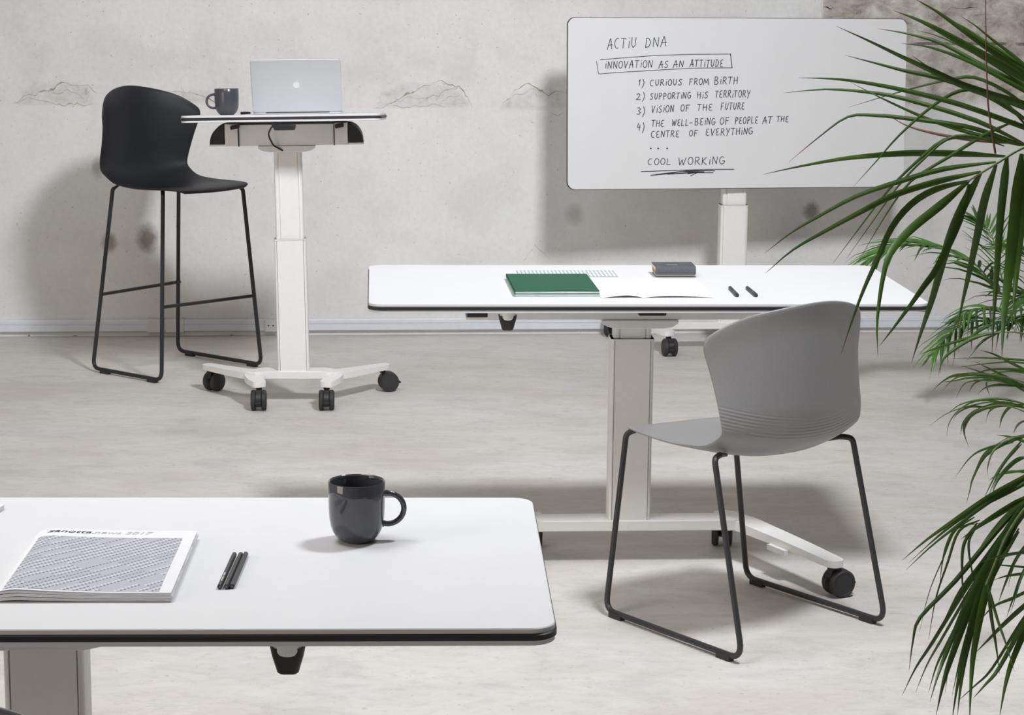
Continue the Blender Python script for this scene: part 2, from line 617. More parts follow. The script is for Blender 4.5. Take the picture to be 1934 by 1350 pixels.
STONE_X = on_wall(1552, 20)[0]
STONE_Z = on_wall(1750, 205)[1]
JOINT_Z = on_wall(1760, 82)[1]
spots = []
for px, py, rr, kx, stg in ((207, 458, 0.055, 0.7, 0.75), (279, 450, 0.075, 0.75, 0.85), (1532, 399, 0.05, 0.9, 0.75),
                            (1085, 405, 0.06, 0.8, 0.3), (183, 316, 0.055, 0.5, 0.45)):
    a_, z_ = on_wall(px, py)
    spots.append((a_, z_, rr, kx, stg))
SCABS = []
for xa, xb_, ya, yb_ in ((25, 190, 199, 152), (315, 425, 196, 168), (710, 895, 204, 150), (945, 1075, 208, 158)):
    (xa_, za_), (xc_, _z) = on_wall(xa, ya), on_wall(xb_, ya)
    SCABS.append(((xa_ + xc_) / 2, za_, (xc_ - xa_) / 2, on_wall(xa, yb_)[1] - za_))
M['wall'] = mk_wall(spots)
M['crack'] = simple('crack_brown', (0.43, 0.355, 0.28), 0.9, var=0.3)
M['crack_pale'] = simple('crack_pale', (0.52, 0.47, 0.41), 0.9, var=0.2)
M['foot_strip'] = simple('wall_foot_brown', (0.22, 0.185, 0.15), 0.95, var=0.4, nscale=20)

mb = MB()
mb.box((0, 4.0, -0.05), (16, 16, 0.1))
fl = mb.done('floor', M['floor'], smooth=False)
fl['kind'] = 'structure'

wallM = TR(WA.x, WA.y, 0, WYAW)
mb = MB()
L0, L1 = -5.0, 9.5
mb.box(((L0 + L1) / 2, 0.15, 2.0), (L1 - L0, 0.30, 4.0))


def crack(pts, wd, mi):
    P = [on_wall(*p) for p in pts]
    fine = []
    rs = random.Random(len(pts) * 13 + int(pts[0][0]))
    for (a, b), (c, d) in zip(P[:-1], P[1:]):
        n = max(2, int(math.hypot(c - a, d - b) / 0.012))
        for k in range(n):
            u = k / n
            ph = (a + (c - a) * u) * 40
            wv = 0.0045 * math.sin(ph * 1.7 + b * 50) + 0.0025 * math.sin(ph * 4.1 + 1)
            fine.append((a + (c - a) * u + rs.uniform(-.003, .003), b + (d - b) * u + wv + rs.uniform(-.0035, .0035)))
    fine.append(P[-1])
    n = len(fine)
    up, lo, mid_ = [], [], []
    for i, (a, z) in enumerate(fine):
        e = min(1, i / 4, (n - 1 - i) / 4)
        ww = 1.5 * wd * (0.10 + 0.90 * rs.random() ** 1.6) * (0.55 + 0.45 * math.sin(i * 0.37 + wd * 900)) * e + 0.0002
        up.append(mb.b.verts.new((a, -0.0004, z + ww)))
        lo.append(mb.b.verts.new((a, -0.0004, z - ww)))
        mid_.append(mb.b.verts.new((a, -0.0018, z)))
    for i in range(n - 1):
        mb.face([up[i], up[i + 1], mid_[i + 1], mid_[i]], mi)
        mb.face([mid_[i], mid_[i + 1], lo[i + 1], lo[i]], mi)


crack([(22, 197), (50, 180), (90, 172), (108, 162), (122, 154), (135, 160), (150, 163), (165, 160), (175, 168), (186, 176)], 0.0035, 1)
crack([(30, 194), (60, 184), (80, 190), (100, 197), (140, 198), (175, 196)], 0.0018, 2)
crack([(96, 172), (112, 178), (128, 170), (146, 176), (160, 190)], 0.0015, 2)
crack([(318, 172), (345, 174), (360, 172), (378, 183), (395, 189), (420, 193)], 0.0030, 1)
crack([(706, 205), (735, 197), (760, 183), (790, 168), (812, 157), (834, 152), (850, 158), (866, 163), (880, 180), (892, 202)], 0.0035, 1)
crack([(745, 192), (775, 182), (800, 187), (830, 178), (845, 168), (868, 162), (882, 184)], 0.0018, 2)
crack([(740, 200), (780, 203), (820, 197), (840, 202)], 0.0016, 2)
crack([(832, 153), (838, 160), (848, 156)], 0.0028, 1)
crack([(836, 190), (845, 184), (855, 186), (868, 180)], 0.0016, 2)
crack([(944, 208), (955, 190), (970, 174), (985, 162), (1000, 160), (1018, 169), (1035, 178), (1055, 172), (1075, 176)], 0.0032, 1)
crack([(955, 189), (975, 180), (1000, 170), (1030, 175)], 0.0016, 2)
crack([(1040, 215), (1055, 218), (1072, 206)], 0.0020, 2)
crack([(985, 510), (995, 480), (1010, 465), (1025, 478), (1040, 490)], 0.0016, 2)
crack([(1553, 14), (1558, 17), (1566, 17), (1574, 13)], 0.006, 3)
crack([(1551, 0), (1552, 32)], 0.002, 3)
crack([(1790, 18), (1825, 15), (1850, 18)], 0.004, 3)
# ragged plaster ledge under the cracks and a dark brown strip where the wall meets the floor
crack([(0, 640), (60, 641), (150, 640), (280, 640), (420, 639), (520, 640), (640, 638), (800, 638), (1100, 637), (1300, 634)], 0.012, 4)
wl = mb.done('wall_back', [M['wall'], M['crack'], M['crack_pale'], M['print_dark'], M['foot_strip']], smooth=False, M4=wallM)
wl['kind'] = 'structure'

# cable trunking along the foot of the wall
mb = MB()
ta0 = -4.0
tz0, tz1 = 0.022, 0.072
prof = [(0, tz0), (-0.020, tz0), (-0.022, tz0 + 0.002), (-0.022, tz0 + 0.027), (-0.019, tz0 + 0.028), (-0.019, tz0 + 0.030),
        (-0.022, tz0 + 0.031), (-0.022, tz1 - 0.006), (-0.019, tz1), (0, tz1)]
mb.prism(prof, ta0, 9.0, axis='x')
bb = mb.done('baseboard_back', M['trunk'], smooth=False, M4=wallM)
bb['kind'] = 'structure'
a0 = on_wall(280, 620)[0]
a1 = on_wall(348, 620)[0]
mb = MB()
mb.box(((a0 + a1) / 2 - 0.041, -0.0125, 0.047), (0.075, 0.027, 0.058))
mb.box(((a0 + a1) / 2 + 0.037, -0.0125, 0.047), (0.076, 0.027, 0.058))
tag(mb.done('trunking_joint_cover', M['trunk_cover'], bevel=0.002, M4=wallM),
    'off-white double joint cover clipped over the trunking behind the black stool', 'trunking cover')


def socket(px, name, label):
    t = thing(name, label, 'socket', wallM @ Matrix.Translation((on_wall(px, 622)[0], -0.0225, 0.046)))
    mb = MB()
    mb.box((0, -0.006, 0), (0.05, 0.012, 0.052))
    mb.done('plate', M['trunk_cover'], t, bevel=0.002)
    mb = MB()
    mb.lathe([(0.0001, -0.0125), (0.017, -0.0125), (0.017, -0.0128), (0.0001, -0.0128)], 24)
    o = mb.done('face', M['trunk'], t, M4=Matrix.Rotation(-PI / 2, 4, 'X') @ Matrix.Scale(-1, 4, (0, 0, 1)))
    mb = MB()
    for dx in (-0.0095, 0.0095):
        mb.lathe([(0.0001, 0.0), (0.003, 0.0), (0.003, -0.0008), (0.0001, -0.0008)], 12, c=(dx, 0, 0.0))
    mb.done('pin_holes', M['black_plastic'], t, M4=Matrix.Translation((0, -0.0135, 0)) @ Matrix.Rotation(PI / 2, 4, 'X'))
    return t


socket(512, 'wall_socket', 'white power socket on the trunking beside the standing table column')
tag(MB().box((on_wall(1936, 634)[0], -0.04, 0.032), (0.11, 0.06, 0.055)).done('junction_box', M['trunk_cover'], bevel=0.003, M4=wallM),
    'white box at the foot of the wall behind the palm leaves', 'box')


# ------------------------------------------------------------------ folding tables
def caster(root, x, y, ang, ztop, brake=True):
    """twin-wheel caster whose swivel axis is at (x, y); ang turns the trailing direction"""
    M4 = Matrix.Translation((x, y, 0)) @ Matrix.Rotation(ang, 4, 'Z')
    R = 0.036
    off = 0.022
    mb = MB()
    mb.lathe([(0.0001, ztop - 0.012), (0.011, ztop - 0.012), (0.011, ztop + 0.002), (0.0001, ztop + 0.002)], 16)
    # hood: arc over the wheels
    rg = []
    for k in range(13):
        a = math.radians(-35 + 190 * k / 12)
        r0, r1 = R * 0.45, R * 1.02
        cx_, cz_ = off, R
        rg.append([Vector((cx_ + r * math.cos(a), yy, cz_ + r * math.sin(a))) for r, yy in
                   ((r0, -0.010), (r1, -0.010), (r1, 0.010), (r0, 0.010))])
    mb.rings(rg)
    mb.box((0.008, 0, ztop - 0.018), (0.026, 0.02, 0.016))
    c = mb.done('caster', M['black_plastic'], root, bevel=0.0015, M4=M4)
    for sgn in (-1, 1):
        mb = MB()
        y0, y1 = sgn * 0.0105, sgn * 0.027
        mb.lathe([(0.0001, y0), (R * 0.7, y0), (R - 0.003, y0), (R, y0 + sgn * 0.003), (R, y1 - sgn * 0.005), (R - 0.004, y1),
                  (R - 0.008, y1), (R - 0.009, y1 - sgn * 0.001), (0.0001, y1 + sgn * 0.001)], 36)
        mb.done('wheel', M['rubber'], c, M4=Matrix.Translation((off, 0, R)) @ Matrix.Rotation(-PI / 2, 4, 'X'))
        mb = MB()
        mb.lathe([(R - 0.010, y0 - sgn * 0.0006), (R - 0.004, y0 - sgn * 0.0006), (R - 0.004, y0 + sgn * 0.001), (R - 0.010, y0 + sgn * 0.001)], 36)
        mb.done('wheel_rim', M['grey_disc'], c, M4=Matrix.Translation((off, 0, R)) @ Matrix.Rotation(-PI / 2, 4, 'X'))
    if brake:
        mb = MB()
        mb.box((off + R * 0.98, 0, R * 1.0), (0.022, 0.022, 0.007), Matrix.Rotation(0.5, 4, 'Y'))
        mb.done('brake_lever', M['black_plastic'], c, bevel=0.002)
    return c


def sweep_rect(mb, path):
    """path: (x, y, ztop, zbot, halfwidth)"""
    rg = []
    n = len(path)
    for i, (x, y, zt, zb, hw) in enumerate(path):
        a, b = path[max(i - 1, 0)], path[min(i + 1, n - 1)]
        t = Vector((b[0] - a[0], b[1] - a[1], 0)).normalized()
        nn = Vector((-t.y, t.x, 0))
        p = Vector((x, y, 0))
        rg.append([p + nn * hw + Vector((0, 0, zb)), p - nn * hw + Vector((0, 0, zb)),
                   p - nn * hw + Vector((0, 0, zt)), p + nn * hw + Vector((0, 0, zt))])
    mb.rings(rg)


def column_outline(w, d, g, depth=0.0018, gw=0.0014):
    """rounded rectangle with a thin groove near each end of the two broad faces"""
    hw, hd, r = w / 2, d / 2, 0.008
    pts = []
    def edge(y, sgn):
        xs = [-g, g] if sgn > 0 else [g, -g]
        for gx in xs:
            s_ = 1 if sgn > 0 else -1
            pts.extend([(gx - s_ * gw, y), (gx - s_ * gw, y + sgn * depth), (gx + s_ * gw, y + sgn * depth), (gx + s_ * gw, y)])
    def corner(cx, cy, a0):
        for k in range(5):
            a = math.radians(a0 + 22.5 * k)
            pts.append((cx + r * math.cos(a), cy + r * math.sin(a)))
    edge(-hd, 1)
    corner(hw - r, -hd + r, -90)
    corner(hw - r, hd - r, 0)
    edge(hd, -1)
    corner(-hw + r, hd - r, 90)
    corner(-hw + r, -hd + r, 180)
    return pts


def tabletop(root, W, D, M4=None, name='tabletop'):
    """underside at z = 0; laminate sheets with a black band between"""
    r = 0.032
    mb = MB()
    rings = []
    for ins, z in ((0.0012, 0.0), (0, 0.001), (0, 0.0068)):
        rings.append([Vector((x, y, z)) for x, y in rrect(W - 2 * ins, D - 2 * ins, r)])
    mb.rings(rings)
    rings = []
    for ins, z in ((0, 0.0163), (0, 0.0222), (0.0012, 0.0235)):
        rings.append([Vector((x, y, z)) for x, y in rrect(W - 2 * ins, D - 2 * ins, r)])
    mb.rings(rings)
    t = mb.done(name, M['laminate'], root, ang=30, M4=M4)
    mb = MB()
    rings = []
    for ins, z in ((0.0, 0.0066), (-0.0022, 0.0084), (-0.0022, 0.0147), (0.0, 0.0165)):
        rings.append([Vector((x, y, z)) for x, y in rrect(W - 2 * ins, D - 2 * ins, r)])
    mb.rings(rings)
    mb.done('edge_band', M['black_edge'], t, ang=30)
    return t


def base(root, L, sgn, wide=(0.22, 0.37), tipz=0.10, angs=(0.6, 2.6, -1.5, -1.6), dy=0.0):
    """crossbar with a diagonal foot at each end; sgn gives the side (+y/-y) where the feet spread"""
    mb = MB()
    mb.box((0, 0, 0.1045), (2 * L, 0.078, 0.029))
    OFF = Matrix.Translation((0, dy, 0))
    mb.done('base_bar', M['white_metal'], root, bevel=0.003, M4=OFF)
    wx, wy = wide
    for sx in (-1, 1):
        mb = MB()
        pts = curve_pts([(sx * (L - 0.004), 0, 0), (sx * (L + 0.045), sgn * 0.004, 0), (sx * (L + 0.045 + (wx - 0.045) * 0.30), sgn * wy * 0.27, 0),
                         (sx * (L + 0.045 + (wx - 0.045) * 0.66), sgn * wy * 0.63, 0), (sx * (L + wx), sgn * wy, 0)], 24)
        n = len(pts)
        path = []
        for i, p in enumerate(pts):
            u = i / (n - 1)
            path.append((p.x, p.y, 0.119 - (0.119 - tipz) * u, 0.090 - (0.090 - tipz + 0.018) * u, 0.039 - 0.015 * u))
        tp = Vector((pts[-1].x - pts[-2].x, pts[-1].y - pts[-2].y, 0)).normalized()
        for q, hw in ((0.010, 0.021), (0.017, 0.015), (0.021, 0.008)):
            path.append((pts[-1].x + tp.x * q, pts[-1].y + tp.y * q, tipz, tipz - 0.018, hw))
        sweep_rect(mb, path)
        pts = curve_pts([(sx * (L + 0.010), 0, 0), (sx * (L + 0.040), -sgn * 0.020, 0), (sx * (L + 0.034), -sgn * 0.075, 0), (sx * (L + 0.012), -sgn * 0.125, 0)], 15)
        n = len(pts)
        path = [(p.x, p.y, 0.118 - (0.118 - tipz) * i / (n - 1), 0.0895 - (0.0895 - tipz + 0.020) * i / (n - 1), 0.034 - 0.010 * i / (n - 1)) for i, p in enumerate(pts)]
        tp = Vector((pts[-1].x - pts[-2].x, pts[-1].y - pts[-2].y, 0)).normalized()
        for q, hw in ((0.008, 0.020), (0.013, 0.012)):
            path.append((pts[-1].x + tp.x * q, pts[-1].y + tp.y * q, tipz, tipz - 0.020, hw))
        sweep_rect(mb, path)
        # web where the diagonal passes from one arm to the other
        mb.prism([(sx * (L + 0.030), -sgn * 0.065), (sx * (L + 0.070), -sgn * 0.03), (sx * (L + 0.088), sgn * 0.035), (sx * (L + 0.04), sgn * 0.02)][::(1 if sx * sgn > 0 else -1)],
                 0.094, 0.113)
        ft = mb.done('foot', M['white_metal'], root, bevel=0.003, ang=35, M4=OFF)
        if sgn < 0:
            MB().box((sx * (L + 0.108), sgn * 0.195, 0.080), (0.012, 0.075, 0.014), Matrix.Rotation(sx * 0.45, 4, 'Z')).done('foot_clip', M['white_metal'], ft)
        k = 0 if sx < 0 else 1
        caster(root, sx * (L + wx - 0.004), sgn * (wy - 0.008) + dy, angs[k], tipz - 0.018)
        caster(root, sx * (L + 0.014), -sgn * 0.118 + dy, angs[2 + k], tipz - 0.020)


def column(root, z0, zj, z1, M4):
    mb = MB()
    mb.prism(column_outline(0.112, 0.068, 0.0475, 0.005, 0.0016), z0, zj)
    mb.done('lower_column', M['white_metal'], root, ang=30, M4=M4)
    mb = MB()
    mb.prism(column_outline(0.098, 0.054, 0.034, 0.004, 0.0025), zj - 0.05, z1)
    mb.done('upper_column', M['white_metal'], root, ang=30, M4=M4)
    mb = MB()
    mb.prism(rrect(0.116, 0.072, 0.009, 4), zj - 0.004, zj)
    mb.done('column_collar', M['white_metal'], root, ang=30, M4=M4)


def under_frame(root, ztop, bl, M4, bh=0.052, blocks=False):
    """beam under the top: centre box, brackets, quarter-round black ends and a bowed mounting plate"""
    z0 = ztop - bh - 0.003
    mb = MB()
    mb.box((0, 0, (z0 + ztop) / 2 - 0.002), (2 * (bl - 0.055), 0.13, bh - 0.001))
    for sx in (-1, 1):
        mb.box((sx * (bl - 0.078), -0.002, (z0 + ztop) / 2), (0.044, 0.138, ztop - z0 - 0.0006))
        mb.box((sx * (bl - 0.028), 0, z0 + 0.0035), (0.056, 0.128, 0.007))
    mb.done('support_beam', M['white_metal'], root, bevel=0.0015, M4=M4)
    for sx in (-1, 1):
        mb = MB()
        hh = ztop - z0 - 0.012
        x0 = bl - 0.052
        out = [(sx * x0, z0 + 0.0075)]
        for k in range(11):
            a = math.radians(90 * k / 10)
            out.append((sx * (x0 - 0.004 + 0.054 * math.cos(a)), z0 + 0.0075 + hh * math.sin(a)))
        if sx < 0:
            out = out[::-1]
        mb.prism(out, -0.066, 0.066, axis='y')
        mb.done('end_cap', M['black_plastic'], root, bevel=0.002, ang=30, M4=M4)
    mb = MB()
    zp = z0 - 0.001
    out = [(-0.1, zp), (-0.098, zp - 0.008), (-0.085, zp - 0.016), (-0.062, zp - 0.021), (0.062, zp - 0.021), (0.085, zp - 0.016), (0.098, zp - 0.008), (0.1, zp)]
    mb.prism(out, -0.075, 0.075, axis='y')
    mb.done('mounting_plate', M['white_metal'], root, bevel=0.002, ang=30, M4=M4)
    return z0 - 0.022


def lever(root, x, y, ztop, M4=None):
    mb = MB()
    mb.lathe([(0.0001, ztop), (0.0195, ztop), (0.0195, ztop - 0.016), (0.0175, ztop - 0.021), (0.012, ztop - 0.0245), (0.0001, ztop - 0.025)], 28, c=(x, y - 0.0045, 0))
    c = mb.done('lever_collar', M['white_metal'], root, M4=M4)
    rg = []
    for hw, hd, z in ((0.023, 0.019, ztop - 0.012), (0.0205, 0.0190, ztop - 0.024), (0.014, 0.013, ztop - 0.047), (0.011, 0.010, ztop - 0.0495)):
        rg.append([Vector((x + px, y + py, z)) for px, py in rrect(2 * hw, 2 * hd, min(hd, hw) * 0.55, 5)])
    mb = MB()
    mb.rings(rg)
    mb.done('lever_grip', M['black_plastic'], c, ang=40)


def control(root, x, y, ztop, M4=None):
    mb = MB()
    mb.prism([(x - 0.030, ztop - 0.019), (x + 0.038, ztop - 0.019), (x + 0.041, ztop), (x - 0.041, ztop)], y - 0.03, y + 0.03, axis='y')
    mb.done('control_box', M['black_plastic'], root, bevel=0.002, M4=M4)


I4 = Matrix.Identity(4)
TOPZ = 0.74


def desk(label, x, y, rz, sgn, angs, zj=0.605, cx=0.0, name='folding_desk'):
    r = thing(name, label, 'table', TR(x, y, 0, rz), 'mobile folding tables')
    tabletop(r, 1.40, 0.676, Matrix.Translation((0, 0, TOPZ - 0.0235)))
    B = Matrix.Translation((cx, -0.045, 0))
    sub = r
    zc = under_frame(r, TOPZ - 0.0237, 0.45, Matrix.Translation((0, -0.045, 0)))
    column(r, 0.117, zj, zc + 0.002, B)
    for sx in (-1, 1):
        lever(r, sx * 0.355, -0.292, TOPZ - 0.0237)
    control(r, 0.008, -0.235, TOPZ - 0.0237)
    base(r, 0.245, sgn, (0.222, 0.355), 0.10, angs, -0.045)
    return r


mid = desk('white folding table with green notebooks on it, in front of the grey chair', 0.3233, 5.6109, 0.0647, -1, (2.2, 0.35, 1.5, 1.35), 0.605, -0.014)
near = desk('white folding table nearest the viewer, holding the mug, magazine and pencils', -0.6524, 2.956, 0.0391, 1, (0.6, 2.6, -1.5, -1.4), 0.635)

# standing-height table, leaning very slightly on the uneven floor
HX, HY = -0.780, 7.588
high = thing('standing_table', 'small white standing-height table carrying the laptop, next to the black stool', 'table', TR(HX, HY, 0, 0.06))
LEAN = Matrix.Translation((0, 0, 0.1)) @ Matrix.Rotation(-0.019, 4, 'Y') @ Matrix.Translation((0, 0, -0.1))
HTOP = 1.029
TILT = LEAN @ Matrix.Translation((0.0, 0.0, HTOP)) @ Matrix.Rotation(-0.068, 4, 'X') @ Matrix.Rotation(-0.035, 4, 'Z')
tabletop(high, 0.678, 0.53, TILT @ Matrix.Translation((0, 0, -0.0235)))
zc = under_frame(high, HTOP - 0.026, 0.268, LEAN @ Matrix.Translation((0, -0.01, 0)), bh=0.074)
column(high, 0.117, 0.592, zc + 0.002, LEAN)
base(high, 0.105, 1, (0.215, 0.20), 0.10, (0.9, 0.2, -1.57, -1.57))
control(high, 0.0, -0.245, HTOP - 0.0150, LEAN)
for sx, zz in ((-0.165, 0), (0.165, 0)):
    mb = MB()
    mb.box((sx, -0.0785, HTOP - 0.068), (0.003, 0.003, 0.074))
    mb.done('beam_seam', M['black_plastic'], high, M4=LEAN)
for sx in (-0.175, 0.185):
    mb = MB()
    mb.box((sx, -0.10, HTOP - 0.034), (0.030, 0.05, 0.012), Matrix.Rotation(-0.2, 4, 'Y'))
    mb.done('pivot_latch', M['black_plastic'], high, bevel=0.002, M4=LEAN)
mb = MB()
mb.tube(fillet([(-0.015, -0.20, HTOP - 0.022), (-0.045, -0.16, HTOP - 0.03), (-0.062, -0.115, HTOP - 0.06), (-0.045, -0.10, HTOP - 0.10), (-0.014, -0.085, HTOP - 0.119)], 0.04), 0.003, 8)
mb.done('power_cable', M['black_plastic'], high, M4=LEAN)

# table folded upright as a writing board
BYAW, BTILT = 0.1768, 0.0628
bd = thing('whiteboard_table', 'white tabletop folded upright as a board with handwriting, on a wheeled column', 'whiteboard', TR(0.893, 8.735, 0, 0.11))
BM = TR(0.904, 8.6714, 0.6711, BYAW) @ Matrix.Rotation(-BTILT, 4, 'X')
# board frame: x right, z up along the board, origin bottom centre, writing face at y = 0
FACE = BM @ Matrix.Translation((0, 0, 0.338)) @ Matrix.Rotation(PI / 2, 4, 'X') @ Matrix.Translation((0, 0, -0.0235))
tb = tabletop(bd, 1.40, 0.676, bd.matrix_world.inverted() @ FACE, 'board_top')
CB = I4
zc = 0.70
column(bd, 0.117, 0.598, 0.70, CB)
mb = MB()
mb.box((0, 0.0, 0.715), (0.12, 0.07, 0.10))
mb.box((0, 0.03, 0.76), (0.80, 0.05, 0.09))
mb.done('support_beam', M['white_metal'], bd, bevel=0.002)
base(bd, 0.262, 1, (0.192, 0.30), 0.10, (0.9, 0.2, -1.5, -1.57))
BMI = BM.inverted()
BR = BM.to_3x3()
BN = BR @ Vector((0, -1, 0))


def on_board(px, py):
    d = FWD + (px - 967) / F * RGT - (py - 675) / F * UPV
    o = Vector((0, 0, H))
    t = (BM.translation - o).dot(BN) / d.dot(BN)
    return BMI @ (o + d * t)


# stroke alphabet on a 1 x 1 cell (x right, y up)
def arc(cx, cy, rx, ry, a0, a1, n=8):
    return [(cx + rx * math.cos(math.radians(a0 + (a1 - a0) * k / n)), cy + ry * math.sin(math.radians(a0 + (a1 - a0) * k / n))) for k in range(n + 1)]


G = {
    'A': [[(0, -.08), (.45, 1), (.55, 1), (.85, 0)], [(.1, .38), (.95, .42)]],
    'B': [[(.1, 0), (.1, 1), (.55, 1), (.75, .78), (.5, .53), (.1, .5)], [(.5, .53), (.85, .28), (.6, 0), (.05, .02)]],
    'C': [arc(.55, .5, .48, .5, 60, 300)],
    'D': [[(.12, 0), (.14, 1), (.55, .95), (.88, .55), (.6, .1), (.05, 0)]],
    'E': [arc(.55, .74, .42, .26, 60, 270, 6) + arc(.55, .25, .45, .25, 90, 310, 6)],
    'F': [[(.15, -.05), (.18, .95)], [(.1, 1), (.9, 1)], [(.15, .52), (.7, .55)]],
    'G': [arc(.5, .5, .45, .5, 55, 290) + [(.9, .15), (.92, .45), (.55, .45)], [(.92, .45), (1.0, .35)]],
    'H': [[(.1, 0), (.14, 1)], [(.1, .5), (.85, .55)], [(.85, 0), (.85, 1)]],
    'I': [[(.45, 0), (.5, .68)], [(.5, .95), (.56, 1.0)]],
    'J': [[(.3, 1), (.9, .9)], [(.6, .95), (.5, .1), (.15, .05)], [(.1, 0), (1.1, .1)]],
    'K': [[(.12, 0), (.14, 1)], [(.8, 1), (.15, .45), (.9, 0)]],
    'L': [[(.18, 1), (.12, .02), (.85, .05)]],
    'M': [[(.02, 0), (.12, 1), (.48, .3), (.82, 1), (.95, 0)]],
    'N': [[(.08, 0), (.12, 1), (.8, .02), (.88, 1)]],
    'O': [arc(.5, .5, .44, .5, 100, 460, 12)],
    'P': [[(.15, -.05), (.15, 1), (.65, .98), (.82, .72), (.55, .48), (.15, .46)]],
    'R': [[(.12, 0), (.15, 1), (.65, .98), (.8, .74), (.5, .5), (.15, .48)], [(.4, .48), (.95, 0)]],
    'S': [[(.85, .92), (.5, 1), (.18, .8), (.4, .55), (.75, .38), (.7, .08), (.35, 0), (.05, .12)]],
    'T': [[(.0, .97), (.95, 1)], [(.48, .98), (.42, 0)]],
    'U': [[(.12, 1), (.12, .3), (.4, 0), (.75, .2), (.85, 1)]],
    'V': [[(.05, 1), (.38, 0), (.9, 1)]],
    'W': [[(.0, 1), (.22, 0), (.48, .75), (.7, 0), (1.0, 1)]],
    'Y': [[(.05, 1), (.42, .5)], [(.9, 1), (.3, -.15)]],
    '1': [[(.2, .7), (.5, 1), (.45, 0)]],
    '2': [[(.1, .8), (.4, 1), (.7, .8), (.5, .35), (.05, .02), (.9, .05)]],
    '3': [[(.1, .92), (.5, 1), (.75, .75), (.35, .52), (.8, .3), (.55, 0), (.05, .08)]],
    '4': [[(.3, 1), (.12, .4), (.85, .45)], [(.65, .75), (.6, -.1)]],
    ')': [[(.2, 1.15), (.7, .6), (.6, .1), (.15, -.35)]],
    '-': [[(.1, .5), (.9, .55)]],
}
ink = MB()


def stroke(pts, r=0.0014):
    """pts in board coordinates (x, z): a thin raised line of marker ink"""
    P = [Vector((x, -0.0007, z)) for x, z in pts]
    for a, b in zip(P[:-1], P[1:]):
        d = (b - a)
        if d.length < 1e-5:
            continue
        d.normalize()
        n = Vector((-d.z, 0, d.x)) * r
        a2, b2 = a - d * r * 0.5, b + d * r * 0.5
        q = [a2 + n, b2 + n, b2 - n, a2 - n]
        f0 = [ink.b.verts.new(v) for v in q]
        f1 = [ink.b.verts.new(v + Vector((0, 0.0006, 0))) for v in q]
        ink.face(f0)
        ink.face(f1[::-1])
        for k in range(4):
            ink.face([f0[k], f0[(k + 1) % 4], f1[(k + 1) % 4], f1[k]])


wr = random.Random(3)


def word(txt, px0, px1, py, slope, hgt):
    """write txt between two photo columns with its baseline at py"""
    n = len(txt)
    wts = [0.45 if c in 'I1)' else 1.15 if c in 'MW' else 0.9 for c in txt]
    tot = sum(wts)
    x = px0
    for c, wt in zip(txt, wts):
        cw = (px1 - px0) * wt / tot
        for st in G[c]:
            q = []
            jx, jy = wr.uniform(-.4, .4), wr.uniform(-.5, .5)
            for u, v in st:
                p = on_board(x + u * cw * 0.80 + v * 1.2 + jx * 0.6, py + (x - px0) * slope - v * hgt + jy)
                q.append((p.x, p.z))
            stroke(q)
        x += cw


def raw(pts, r=0.0012):
    stroke([(on_board(*p).x, on_board(*p).z) for p in pts], r)


word('ACTIU', 1147, 1204, 92.5, -0.05, 19)
word('DNA', 1218, 1262, 89.5, -0.07, 18)
word('INNOVATION', 1142, 1234, 129.5, -0.03, 13.5)
word('AS', 1244, 1264, 127.5, -0.02, 12.5)
word('AN', 1271, 1293, 127, -0.02, 12.5)
word('ATTITUDE', 1303, 1368, 126.5, 0, 13.5)
raw([(1133.4, 112.8), (1180, 109), (1237.5, 104.8), (1310, 102.5), (1380, 102)])
raw([(1379.5, 101.5), (1382.5, 128.5)], 0.0016)
raw([(1131, 139.5), (1180, 136), (1265, 131), (1320, 128.5), (1382, 128)])
raw([(1126.5, 116), (1130.5, 139.5)])
word('1)', 1205, 1219, 161.5, 0, 11)
word('CURIOUS', 1227, 1290, 162, -0.02, 11.5)
word('FROM', 1301, 1340, 160.5, -0.02, 11.5)
word('BIRTH', 1349, 1395, 159, 0, 13.5)
word('2)', 1201, 1219, 188.5, -0.05, 12)
word('SUPPORTING', 1227, 1306, 188, -0.03, 11.5)
word('HIS', 1316, 1339, 185.5, 0, 12)
word('TERRITORY', 1350, 1418, 184.5, -0.02, 13)
word('3)', 1202, 1219, 216.5, -0.05, 13)
word('VISION', 1230, 1274, 212.5, -0.02, 13)
word('OF', 1285, 1304, 210.5, 0, 12.5)
word('THE', 1316, 1348, 209, -0.02, 12)
word('FUTURE', 1361, 1408, 207, -0.01, 12.5)
word('4)', 1202, 1218, 245.5, 0.05, 13)
word('THE', 1230, 1256, 239, 0, 12)
word('WELL-', 1269, 1309, 238, 0, 12)
word('BEING', 1312, 1352, 236, -0.02, 12.5)
word('OF', 1359, 1379, 234.5, 0, 12.5)
word('PEOPLE', 1388, 1433, 234, -0.03, 12.5)
word('AT', 1440, 1460, 233, 0, 12.5)
word('THE', 1466, 1491, 230, 0, 10.5)
word('CENTRE', 1229, 1285, 259.5, -0.02, 12)
word('OF', 1301, 1319, 257, 0, 11)
word('EVERYTHING', 1332, 1423, 256, -0.03, 12.5)
for px in (1229, 1243, 1260):
    raw([(px - 1, 280), (px + 1, 280.4)], 0.0026)
word('COOL', 1223, 1270, 311.5, -0.01, 12)
word('WORKING', 1281, 1371, 311.5, -0.02, 14)
raw([(1211, 324), (1255, 322.5), (1299, 321), (1340, 320), (1386, 319.7)], 0.0015)
raw([(1229, 331), (1262, 328), (1299, 322), (1350, 322.5)], 0.0017)
raw([(1261, 329), (1300, 326), (1347, 326)], 0.0017)
raw([(1238, 329.5), (1290, 323.5), (1330, 324.5), (1270, 328.5), (1318, 324)], 0.0017)
raw([(1299, 328), (1318, 325.5), (1304, 332)], 0.0015)
ink.done('handwriting', M['ink'], bd, smooth=False, M4=bd.matrix_world.inverted() @ BM)


